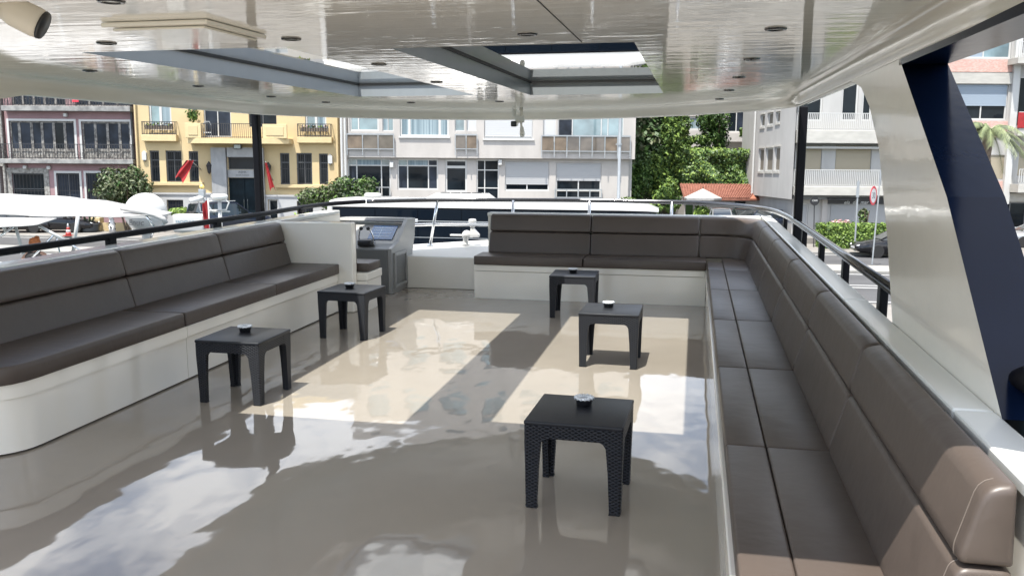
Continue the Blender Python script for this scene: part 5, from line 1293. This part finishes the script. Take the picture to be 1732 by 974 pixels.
def car(name, label, cat, loc, yaw, paint, style='sedan', group=None):
    r = thing(name, label, cat, loc, yaw, group)
    S = {'sedan': dict(L=4.7, W=1.86, st=[(-2.35, .42, .62, .70), (-2.25, .28, .80, .88), (-1.6, .20, .96, .97), (-.9, .18, .99, 1.0), (.2, .18, .95, 1.0), (.95, .19, .92, .99), (1.7, .22, .80, .95), (2.2, .28, .66, .86), (2.35, .36, .54, .70)],
                       cab=[(-1.75, .98, .70), (-.95, 1.38, .60), (-.35, 1.44, .58), (.25, 1.40, .58), (1.15, .93, .68)]),
         'hatch': dict(L=4.2, W=1.78, st=[(-2.1, .40, .75, .80), (-2.02, .25, .95, .93), (-1.4, .20, 1.00, 1.0), (0, .19, .98, 1.0), (.9, .20, .95, .99), (1.6, .22, .86, .95), (2.0, .28, .72, .86), (2.1, .36, .58, .74)],
                       cab=[(-1.95, 1.0, .72), (-1.55, 1.42, .62), (-.5, 1.50, .60), (.25, 1.46, .60), (1.25, .94, .70)]),
         'suv': dict(L=4.5, W=1.88, st=[(-2.25, .50, 1.05, .90), (-2.2, .38, 1.12, .97), (-1.5, .34, 1.14, 1.0), (0, .34, 1.12, 1.0), (.9, .34, 1.10, 1.0), (1.7, .36, 1.02, .97), (2.15, .42, .92, .92), (2.25, .5, .75, .85)],
                     cab=[(-2.2, 1.12, .80), (-2.05, 1.72, .72), (-1.0, 1.80, .72), (.1, 1.76, .70), (.95, 1.10, .78)])}[style]
    W = S['W']/2
    def ring(x, z0, z1, k):
        w_ = W*k; h = z1-z0
        return [(x, -w_*.86, z0), (x, -w_, z0+h*.25), (x, -w_, z0+h*.62), (x, -w_*.95, z0+h*.88), (x, -w_*.72, z1), (x, 0, z1+.02), (x, w_*.72, z1), (x, w_*.95, z0+h*.88), (x, w_, z0+h*.62), (x, w_, z0+h*.25), (x, w_*.86, z0)]
    b = MB(); b.loft([ring(*s_) for s_ in S['st']]); body = b.build('body', paint, r, auto=50)
    cab = S['cab']; b = MB(); rings = []
    zb_ = min(c[1] for c in cab)-.05
    def cr(x, zt_, k): 
        zb2 = zb_; wb = W*.80
        return [(x, -wb, zb2), (x, -W*k, zt_-.06), (x, -W*k*.86, zt_), (x, W*k*.86, zt_), (x, W*k, zt_-.06), (x, wb, zb2)]
    b.loft([cr(*c) for c in cab]); gl = b.build('glasshouse', 'carglass', r, auto=30)
    b = MB(); tp = cab[1:4]
    b.loft([[(x, -W*k*.98, z-.05), (x, -W*k*.86, z+.012), (x, 0, z+.03), (x, W*k*.86, z+.012), (x, W*k*.98, z-.05)] for x, z, k in tp]); b.build('roof', paint, r, auto=40)
    # pillars
    b = MB()
    for sg_ in (-1, 1):
        for i in (0, 3):
            (xa_, za_, ka), (xb_, zb2, kb) = cab[i], cab[i+1]
            b.tube([(xa_, sg_*W*ka*.99, za_-.04), (xb_, sg_*W*kb*.97, zb2-.02)], .04, 5)
        x_, z_, k_2 = cab[2]; b.tube([(x_, sg_*W*.80, zb_+.02), (x_, sg_*W*k_2, z_-.04)], .035, 5)
    b.build('pillars', paint, r)
    wr = .36 if style == 'suv' else .33
    for x_ in (-S['L']*.29, S['L']*.30):
        for y_ in (-W+.10, W-.10): wheel(r, x_, y_, wr)
    for sg_ in (-1, 1):
        b = MB(); xf = S['L']/2-.22; z_ = S['st'][-2][2]-.02; b.tube([(xf-.18, sg_*W*.80, z_-.04), (xf+.10, sg_*W*.62, z_-.06), (xf+.16, sg_*W*.45, z_-.08)], [.05, .07, .05], 8); b.build('headlight', 'lamp', r, smooth=True)
        b = MB(); xr_ = -S['L']/2+.10; z_ = S['st'][1][2]-.12; b.box(xr_-.08, xr_+.02, sg_*W*.70-.16, sg_*W*.70+.16, z_-.08, z_+.06, .02); b.build('taillight', 'taillamp', r)
        b = MB(); xm = cab[-1][0]-.30; b.box(xm-.08, xm+.10, sg_*(W+.10)-.09, sg_*(W+.10)+.09, zb_+.02, zb_+.16, .03); b.build('mirror', paint, r)
    b = MB(); xf = S['L']/2; b.box(xf-.06, xf+.012, -.26, .26, .42, .53, .01); b.build('number_plate', 'signwhite', r)
    if style == 'suv':
        b = MB(); b.lathe([(.20, -.10), (.35, -.10), (.37, 0), (.35, .08), (.2, .08)], (-2.37, 0, .98), 22, axis='x'); sw = b.build('spare_wheel', 'tyre', r, auto=40); b = MB(); b.lathe([(.20, -.115), (.16, -.135), (.04, -.12)], (-2.37, 0, .98), 18, axis='x'); b.build('rim', 'rim', sw)
        b = MB()
        for sg_ in (-1, 1): b.tube([(-1.9, sg_*.62, 1.86), (.0, sg_*.62, 1.86)], .025, 6)
        b.build('roof_rails', 'galv', r)
    return r
# black car half hidden by the pillar, facing left
d = ray(1456, 437); k = (T_POS.z)/(-d.z); p = T_POS+d*k
car('parked_car', 'black sports sedan facing left beside the clipped hedge, half hidden by the cream pillar', 'car', (p.x+2.35, p.y+1.0, 0), math.pi-.05, 'carblack', 'sedan')
x, z = at(1742, 430, 46.0); car('parked_car', 'bright blue car at the right edge below the palm', 'car', (x+.85, 43.2, 0), math.pi+.25, 'carblue', 'hatch')
x, z = at(1735, 400, 48); car('parked_car', 'silver car behind the bright blue one at the right edge', 'car', (x+1.2, 48.6, .12), math.pi-.1, 'carsilver', 'hatch')
x, z = at(392, 380, 54.0); car('off_road_car', 'black off road car with spare wheel on its tailgate before the yellow building', 'car', (x-.1, 54.0, .12), math.atan2(.75, .66), 'carnavy', 'suv').scale = (1.12, 1.12, 1.12)
x, z = at(108, 380, 54); car('parked_car', 'black car parked in front of the pink house beside the cone', 'car', (x-.6, 54.6, .12), .04, 'carblack', 'sedan')
x, z = at(25, 385, 53); car('parked_car', 'black car under the bimini canopy at the left edge', 'car', (x-.3, 54.2, .12), .02, 'carblack', 'hatch')
x, z = at(1222, 352, 53.5); car('parked_car', 'silver car with bright windscreen parked in front of the bungalow', 'car', (x, 53.8, hz), -math.pi/2-.15, 'carsilver', 'hatch', )
x, z = at(1254, 352, 54); car('parked_car', 'dark grey car parked beside the silver one at the bungalow', 'car', (x+.25, 54.6, hz), -math.pi/2+.05, 'cargrey', 'sedan')
x, z = at(1296, 352, 52); car('parked_car', 'dark navy car nearest the corner block beside the bungalow', 'car', (x+.2, 52.3, hz), -math.pi/2-.7, 'carnavy', 'hatch')

# ---- coach
cA = Vector((at(556, 345, 31.0)[0], 31.0)); cB = Vector((at(1118, 360, 29.0)[0], 29.0))
ax_ = (cB-cA); CL = ax_.length; ang = math.atan2(ax_.y, ax_.x); mid = (cA+cB)/2
nrm2 = Vector((math.sin(ang), -math.cos(ang)))
co = thing('coach', 'black coach with white roof and dark glass sides parked on the quay beyond the bow', 'coach', (mid.x-nrm2.x*1.25, mid.y-nrm2.y*1.25, 0), ang)
hl = CL/2; hwid = 1.25
zR = at(800, 339, 30.0)[1]; zG = at(800, 353, 30)[1]          # roof top, glass top
b = MB(); b.box(-hl+.02, hl-.35, -hwid+.02, hwid-.02, .35, zG-.02, .06); bodyc = b.build('body', 'coachblack', co)
# rounded front end at +x
b = MB(); rr_ = []
for xx, k, zt_ in ((hl-.36, 1.0, zG-.03), (hl-.12, .97, zG-.10), (hl+.02, .86, zG-.35), (hl+.08, .80, zG-1.2), (hl+.08, .8, .4)):
    rr_.append([(xx, -hwid*k, .38), (xx, -hwid*k, zt_), (xx, hwid*k, zt_), (xx, hwid*k, .38)])
b.loft(rr_); b.build('windscreen_end', 'coachglass', co, auto=40)
b = MB(); rr_ = []
for xx, k, zt_, zb_2 in ((-hl-.02, .97, zR-.06, zG), (-hl+.25, 1.0, zR, zG), (0, 1.0, zR+.01, zG), (hl-1.3, 1.0, zR, zG), (hl-.5, .97, zR-.10, zG-.01), (hl-.08, .86, zG+.03, zG-.04)):
    w_ = hwid*k+.01; rr_.append([(xx, -w_, zb_2), (xx, -w_, zb_2+(zt_-zb_2)*.45), (xx, -w_*.93, zb_2+(zt_-zb_2)*.85), (xx, -w_*.75, zt_), (xx, w_*.75, zt_), (xx, w_*.93, zb_2+(zt_-zb_2)*.85), (xx, w_, zb_2+(zt_-zb_2)*.45), (xx, w_, zb_2)])
b.loft(rr_); rfc = b.build('roof', 'boatwhite', co, auto=50)
b = MB(); b.box(-hl-.06, -hl+.14, -hwid-.03, hwid, .5, zG+.06, .04); b.build('rear_corner', 'boatwhite', co)
# window panes with joints
z1_ = zG-.06; zm = zG-.44; ne = 7
for k in range(ne):
    xa_ = -hl+.17+(2*hl-.75)*k/ne; xb_ = -hl+.17+(2*hl-.75)*(k+1)/ne-.018
    b = MB(); b.box(xa_, xb_, -hwid-.012, -hwid+.03, zm, z1_, .006); b.build('window', 'coachglass', bodyc)
    b = MB(); b.box(xa_, xb_, -hwid-.012, -hwid+.03, zm-1.25, zm-.05, .006); b.build('lower_panel', 'coachglass', bodyc)
b = MB(); b.box(-hl+.15, hl-.6, -hwid-.018, -hwid+.01, zm-.042, zm-.012); b.box(-hl+.15, hl-.6, -hwid-.018, -hwid+.01, zm-.62, zm-.60); b.build('trim_strip', 'galv', co)
b = MB(); b.box(-hl+.6, hl-.6, -hwid-.006, -hwid+.01, .35, zm-1.28); b.build('skirt', 'coachblack', co)
for px, py in ((701, 373), (798, 398)):
    x, z = at(px, py, 30.2); v = (Vector((x, 30.2))-Vector((mid.x, mid.y))); lx = v.x*math.cos(ang)+v.y*math.sin(ang); b = MB(); b.box(lx-.055, lx+.055, -hwid-.017, -hwid-.0125, z-.07, z+.05); b.build('sticker', 'shutter', co)
def coach_x(px):
    x, _ = at(px, 345, 30.2); return (x-mid.x)*math.cos(ang)
xa_, xb_ = coach_x(706), coach_x(822)
b = MB(); b.loft([[(xa_, -.7, zR), (xb_, -.7, zR), (xb_, .7, zR), (xa_, .7, zR)], [(xa_+.4, -.55, zR+.20), (xb_-.25, -.55, zR+.20), (xb_-.25, .55, zR+.20), (xa_+.4, .55, zR+.20)]]); ac = b.build('air_conditioner', 'boatwhite', rfc)
for k in range(4):
    xx = xa_+.6+k*(xb_-xa_-1.2)/3; b = MB(); b.lathe([(.18, .195), (.18, .225), (.15, .23)], (xx, 0, zR), 14); b.build('fan', 'iron', ac)
xa_ = coach_x(600); b = MB(); b.lathe([(.25, 0), (.31, .03), (.32, .12), (.27, .17), (.05, .18)], (xa_, 0, zR), 20); b.build('roof_vent', 'boatwhite', rfc, smooth=True)
xa_, xb_ = coach_x(964), coach_x(1012); b = MB(); b.box(xa_, xb_, -.95, -.85, zR-.03, zR+.045, .02); b.build('roof_handle', 'shuttergrey', rfc)
for x_ in (-hl*.45, hl*.55):
    for y_ in (-hwid+.15, hwid-.15): wheel(co, x_, y_, .5, .3, 8)

# ---- neighbouring boats at left
nb = thing('motor_boat', 'white motor boat with a big white bimini canopy moored on the left', 'boat', (0, 0, 0))
def arch_canvas(x0, x1, y0, y1, z, crown, drop, nx=14, ny=8, tipx=None):
    b = MB(); V = []
    for j in range(ny+1):
        t = j/ny; row = []
        for i in range(nx+1):
            s_ = i/nx; x_ = x0+(x1-x0)*s_; y_ = y0+(y1-y0)*t
            zz_ = z+crown*math.sin(math.pi*s_)**.8-drop*(s_**3)+.10*math.sin(math.pi*t)-.02*math.cos(s_*math.pi*6)*math.sin(math.pi*t)
            row.append(Vector((x_, y_, zz_)))
        V.append(row)
    A = [[b.bm.verts.new(p) for p in r] for r in V]; B = [[b.bm.verts.new(p-Vector((0, 0, .025))) for p in r] for r in V]
    for j in range(ny):
        for i in range(nx):
            b.face([A[j][i], A[j][i+1], A[j+1][i+1], A[j+1][i]]); b.face([B[j][i], B[j+1][i], B[j+1][i+1], B[j][i+1]])
    for i in range(nx): b.face([A[0][i], B[0][i], B[0][i+1], A[0][i+1]]); b.face([A[ny][i], A[ny][i+1], B[ny][i+1], B[ny][i]])
    for j in range(ny): b.face([A[j][0], A[j+1][0], B[j+1][0], B[j][0]]); b.face([A[j][nx], B[j][nx], B[j+1][nx], A[j+1][nx]])
    return b
def canvas_sheet(nx, ny, fn, th_=.02):
    b = MB(); A = [[b.bm.verts.new(fn(i/nx, j/ny)) for i in range(nx+1)] for j in range(ny+1)]
    B = [[b.bm.verts.new(Vector(fn(i/nx, j/ny))-Vector((0, 0, th_))) for i in range(nx+1)] for j in range(ny+1)]
    for j in range(ny):
        for i in range(nx): b.face([A[j][i], A[j][i+1], A[j+1][i+1], A[j+1][i]]); b.face([B[j][i], B[j+1][i], B[j+1][i+1], B[j][i+1]])
    for i in range(nx): b.face([A[0][i], B[0][i], B[0][i+1], A[0][i+1]]); b.face([A[ny][i], A[ny][i+1], B[ny][i+1], B[ny][i]])
    for j in range(ny): b.face([A[j][0], A[j+1][0], B[j+1][0], B[j][0]]); b.face([A[j][nx], B[j][nx], B[j+1][nx], A[j+1][nx]])
    return b
def lerp(a, c, t): return a+(c-a)*t
def main_canvas(s, t):
    x = lerp(-17.5, -6.95, s); k = max(0, (s-.62)/.38)
    yn = lerp(16.4, 17.0, k); yf = lerp(20.2, 17.5, k**1.3); y = lerp(yn, yf, t)
    zn = lerp(3.44, 3.43, k)-.04*math.sin(s*9); zf = lerp(3.66, 3.45, k**1.5)
    return Vector((x, y, lerp(zn, zf, t)+.16*math.sin(math.pi*t)*(1-k)+.012*math.sin(x*5+t*3)))
canvas_sheet(40, 10, main_canvas).build('bimini_canvas', 'canvas', nb, smooth=True)
def side_canvas(s, t):
    x = lerp(-13.6, -8.72, s); drop = .30*math.sin(min(1, s/.62)*math.pi/2)*(1 if s < .62 else 1-(s-.62)/.38*.85)
    y = lerp(16.38, 15.7, t); zt = 3.40-.02*s
    return Vector((x, y-.0, zt-drop*t-.03*math.sin(s*14)*t))
canvas_sheet(26, 6, side_canvas).build('side_curtain', 'canvas', nb, smooth=True)
def W(px, py, Y): x, z = at(px, py, Y); return (x, Y, z)
fr_ = []
for a, c, Y, r_ in (((132, 364), (124, 425), 16.6, .035), ((66, 382), (112, 408), 16.0, .03), ((112, 408), (142, 428), 16.0, .02), ((92, 396), (46, 446), 16.05, .022), ((24, 376), (40, 430), 16.2, .03), ((0, 400), (28, 380), 16.3, .025), ((2, 376), (10, 392), 16.2, .03), ((95, 400), (104, 440), 16.1, .016), ((244, 361), (262, 386), 17.0, .025), ((280, 372), (268, 392), 17.1, .03), ((262, 386), (255, 402), 17.0, .022)):
    b = MB(); b.tube([W(*a, Y), W(*c, Y+.1)], r_, 8); b.build('frame_tube', 'steel' if r_ < .03 else 'boatwhite', nb, smooth=True)
b = MB(); b.tube([W(205, 352, 17.2), W(240, 359, 17.0), W(262, 364, 17.0), W(276, 370, 17.0), W(281, 377, 17.05)], .05, 8); b.build('front_hoop', 'canvas', nb, smooth=True)
hullp = [(-20, 14.6), (-9.0, 14.9), (-7.6, 15.7), (-6.6, 17.3), (-7.6, 18.9), (-9.0, 19.9), (-20, 20.1)]
b = MB(); b.loft([[(x*.97-.3, lerp(17.3, y, .75), -1.7) for x, y in hullp], [(x, y, .7) for x, y in hullp]]); b.build('hull', 'boatwhite', nb)
b = MB(); b.loft([[(lerp(-13, x, .92), lerp(17.3, y, .86), .701) for x, y in hullp], [(lerp(-13, x, .80), lerp(17.3, y, .76), 1.70) for x, y in hullp]]); b.build('superstructure', 'boatwhite', nb)
b = MB(); b.box(-9.9, -9.0, 16.6, 17.6, 1.701, 2.12, .05); b.build('seat', 'canvas', nb)
# seated person with ginger hair
px_, pz_ = at(61, 411, 17.0)
pe = thing('person', 'person with ginger hair in a black top sitting on the neighbouring boat', 'person', (px_, 17.0, 1.70))
hz_ = pz_-1.70
def skin_body(name, pts, edges, radii, mt, parent):
    me = D.meshes.new(name); me.from_pydata([Vector(p) for p in pts], edges, []); o = D.objects.new(name, me); COL.objects.link(o); o.parent = parent
    me.materials.append(M[mt]); md = o.modifiers.new('skin', 'SKIN'); 
    for v, r_ in zip(me.skin_vertices[0].data if me.skin_vertices else [], radii): v.radius = r_ if isinstance(r_, tuple) else (r_, r_)
    if me.skin_vertices: me.skin_vertices[0].data[0].use_root = True
    sb2 = o.modifiers.new('sub', 'SUBSURF'); sb2.levels = 2; sb2.render_levels = 2
    return o
pts = [(0, 0, .47), (0, -.03, .70), (0, -.05, .92), (0, -.06, hz_-.17), (0, -.07, hz_-.05), (0, -.07, hz_+.06), (-.19, -.05, .90), (.19, -.05, .90), (-.24, -.20, .68), (.24, -.18, .68), (-.18, -.42, .62), (.18, -.40, .62), (-.10, -.05, .47), (.10, -.05, .47), (-.11, -.45, .47), (.11, -.45, .47), (-.11, -.48, .08), (.11, -.48, .08), (-.11, -.60, .05), (.11, -.60, .05)]
ed = [(0, 1), (1, 2), (2, 3), (3, 4), (4, 5), (2, 6), (2, 7), (6, 8), (7, 9), (8, 10), (9, 11), (0, 12), (0, 13), (12, 14), (13, 15), (14, 16), (15, 17), (16, 18), (17, 19)]
rd = [.14, (.15, .11), (.15, .10), .052, .075, .085, .06, .06, .045, .045, .032, .032, .09, .09, .065, .065, .045, .045, .04, .04]
me_ = None
body_ = skin_body('body', pts, ed, rd, 'skin', pe)
if not body_.data.skin_vertices:
    bm_ = bmesh.new(); bm_.from_mesh(body_.data); ly = bm_.verts.layers.skin.verify()
    for v, r_ in zip(bm_.verts, rd): v[ly].radius = r_ if isinstance(r_, tuple) else (r_, r_)
    bm_.verts.ensure_lookup_table(); bm_.verts[0][ly].use_root = True; bm_.to_mesh(body_.data); bm_.free()
b = MB(); b.lathe([(.135, .40), (.165, .55), (.165, .75), (.175, .90), (.12, .965), (.065, .985)], (0, -.045, 0), 18); so_ = b.build('top', 'shirt', pe, smooth=True)
for v in so_.data.vertices: v.co.x *= 1.18; v.co.y = -.045+(v.co.y+.045)*.82
b = MB(); b.lathe([(.03, .115), (.085, .095), (.108, .03), (.108, -.04), (.09, -.10), (.06, -.13)], (0, -.045, hz_), 16); b.lathe([(.001, -.045), (.04, -.03), (.05, 0), (.04, .03), (.001, .045)], (0, .04, hz_+.10), 10); b.build('hair', 'hair', pe, smooth=True)

# second boat: radome, liferaft canister, mast, ensign
nb2 = thing('motor_boat', 'second white motor boat behind the bimini canopy carrying the radome and mast', 'boat', (0, 0, 0))
hp2 = [(-18, 20.6), (-6.6, 20.6), (-5.2, 21.3), (-4.3, 22.1), (-5.2, 22.9), (-6.6, 23.5), (-18, 23.5)]
b = MB(); b.loft([[(x*.96-.4, lerp(22, y, .7), -1.7) for x, y in hp2], [(x, y, .6) for x, y in hp2]]); b.build('hull', 'boatwhite', nb2)
b = MB(); b.loft([[(lerp(-11, x, .85), lerp(22, y, .8), .601) for x, y in hp2], [(lerp(-10.0, x, .60), lerp(22, y, .62), 1.45) for x, y in hp2]]); b.build('superstructure', 'boatwhite', nb2)
xm_, zm_ = at(371, 334, 21.3); 
b = MB(); b.tube([(xm_, 21.3, 1.44), (xm_, 21.3, zm_)], [.06, .045], 10); b.tube([(xm_-.28, 21.3, zm_-.35), (xm_+.25, 21.3, zm_-.35)], .02, 6)
b.tube([(xm_-.25, 21.25, zm_-.32), (xm_+.18, 21.25, zm_-.30), (xm_+.25, 21.25, zm_-.12), (xm_+.15, 21.25, zm_-.06), (xm_-.25, 21.25, zm_-.10)], .02, 6); mst = b.build('mast', 'boatwhite', nb2, smooth=True)
b = MB(); b.lathe([(.10, -.06), (.19, -.02), (.205, .04), (.17, .075), (.02, .085)], (xm_, 21.3, zm_), 20); b.build('radar_scanner', 'whiteplastic', mst, smooth=True)
x, z = at(342, 327, 21.3); b = MB(); b.box(x-.075, x+.06, 21.24, 21.38, z-.10, z+.10, .01); b.tube([(x, 21.3, z-.1), (xm_-.2, 21.3, zm_-.33)], .02, 6); ml = b.build('mast_lamp', 'galv', mst)
b = MB(); b.lathe([(.02, .10), (.055, .12), (.06, .17), (.03, .215), (.002, .225)], (x, 21.3, z), 12); b.build('globe', 'lantern', ml, smooth=True)
x, z = at(334, 338, 21.2); b = MB(); b.tube([(x-.13, 21.05, z-.03), (x-.1, 21.08, z-.02), (x+.05, 21.2, z+.03), (x+.12, 21.25, z+.05)], [.06, .075, .07, .04], 12); b.tube([(x+.02, 21.2, z), (x+.05, 21.25, zm_-.36), (xm_-.1, 21.3, zm_-.36)], .02, 6); b.build('deck_light', 'boatwhite', mst, smooth=True)
x, z = at(247, 358, 20.9); k_ = 20.9/FPX
rdm = thing('satellite_dome', 'large white satellite dome with grey hand lettering rising behind the bimini canopy', 'satellite dome', (x, 20.9, z))
R_d = 34*k_
b = MB(); b.lathe([(R_d*.55, -31*k_), (R_d*.72, -28*k_), (R_d*.97, -13*k_), (R_d*.985, -9*k_)], seg=36); b.build('lower_shell', 'boatwhite', rdm, auto=40)
b = MB(); b.lathe([(R_d, -9*k_+.002), (R_d*1.0, 0)]+[(R_d*math.cos(t), R_d*.93*math.sin(t)) for t in [math.pi/2*k/9 for k in range(1, 9)]]+[(.004, R_d*.93)], seg=36); b.build('dome', 'boatwhite', rdm, auto=40)
b = MB(); b.lathe([(.12, 1.44-z), (.12, -31*k_)], seg=14); b.build('pedestal', 'boatwhite', rdm)
lt = text_mesh('Enuc', .20, 'sigtext', 'lettering', rdm, (-4*k_, 0, -17*k_), (rad(90), 0, 0), shear=.15)
for v in lt.data.vertices:                                        # wrap the letters round the shell
    xx = v.co.x-4*k_; v.co.z += 0; yy = -math.sqrt(max(0.01, (R_d*.99)**2-xx*xx)); v.co = Vector((v.co.x, v.co.y, -yy+v.co.z*.5+.004))
x0, z0, x1, z1 = R4(297, 362, 350, 386, 20.9)
lr = thing('life_raft', 'white life raft canister with blue lettering beside the satellite dome', 'life raft', ((x0+x1)/2, 20.9, z0))
b = MB(); b.box(-(x1-x0)/2, (x1-x0)/2, -.22, .22, -.08, z1-z0, .05, 3); b.build('canister', 'boatwhite', lr, smooth=False, auto=40)
b = MB(); b.box(-.2, .2, -.15, .15, 1.44-z0, -.082); b.build('cradle', 'boatwhite', lr)
text_mesh('YACHTLINE16', .085, 'bluetext', 'lettering', lr, (-.03, -.223, (z1-z0)*.48), (rad(90), 0, 0), extr=.001)
x, z = at(352, 336, 20.7); x2_, z2_ = at(354.5, 393, 20.7)
en = thing('flag', 'red flag on a white staff on the neighbouring boat beside the life raft', 'flag', (x2_, 20.7, z2_-.1))
b = MB(); b.tube([(0, 0, -.4), (x-x2_, 0, z-z2_+.1)], .017, 8); b.build('pole', 'boatwhite', en, smooth=True)
b = MB(); rows, cols = 10, 8; V = []; h_ = (z-z2_)*.86
for i in range(rows+1):
    t = i/rows; V.append([b.bm.verts.new((x-x2_-.012+.03*t-(j/cols)*(.17-.07*abs(.5-t)), .05*math.sin(j*1.6+t*3), z-z2_+.08-h_*t-(.12*j/cols*(1-t)))) for j in range(cols+1)])
for i in range(rows):
    for j in range(cols): b.face([V[i][j], V[i][j+1], V[i+1][j+1], V[i+1][j]])
b.build('cloth', 'red', en, smooth=True)

# ------------------------------------------------------------------ set the yacht afloat: boat frame -> world
for o in BOATROOTS:
    o.matrix_world = BOAT @ o.matrix_basis
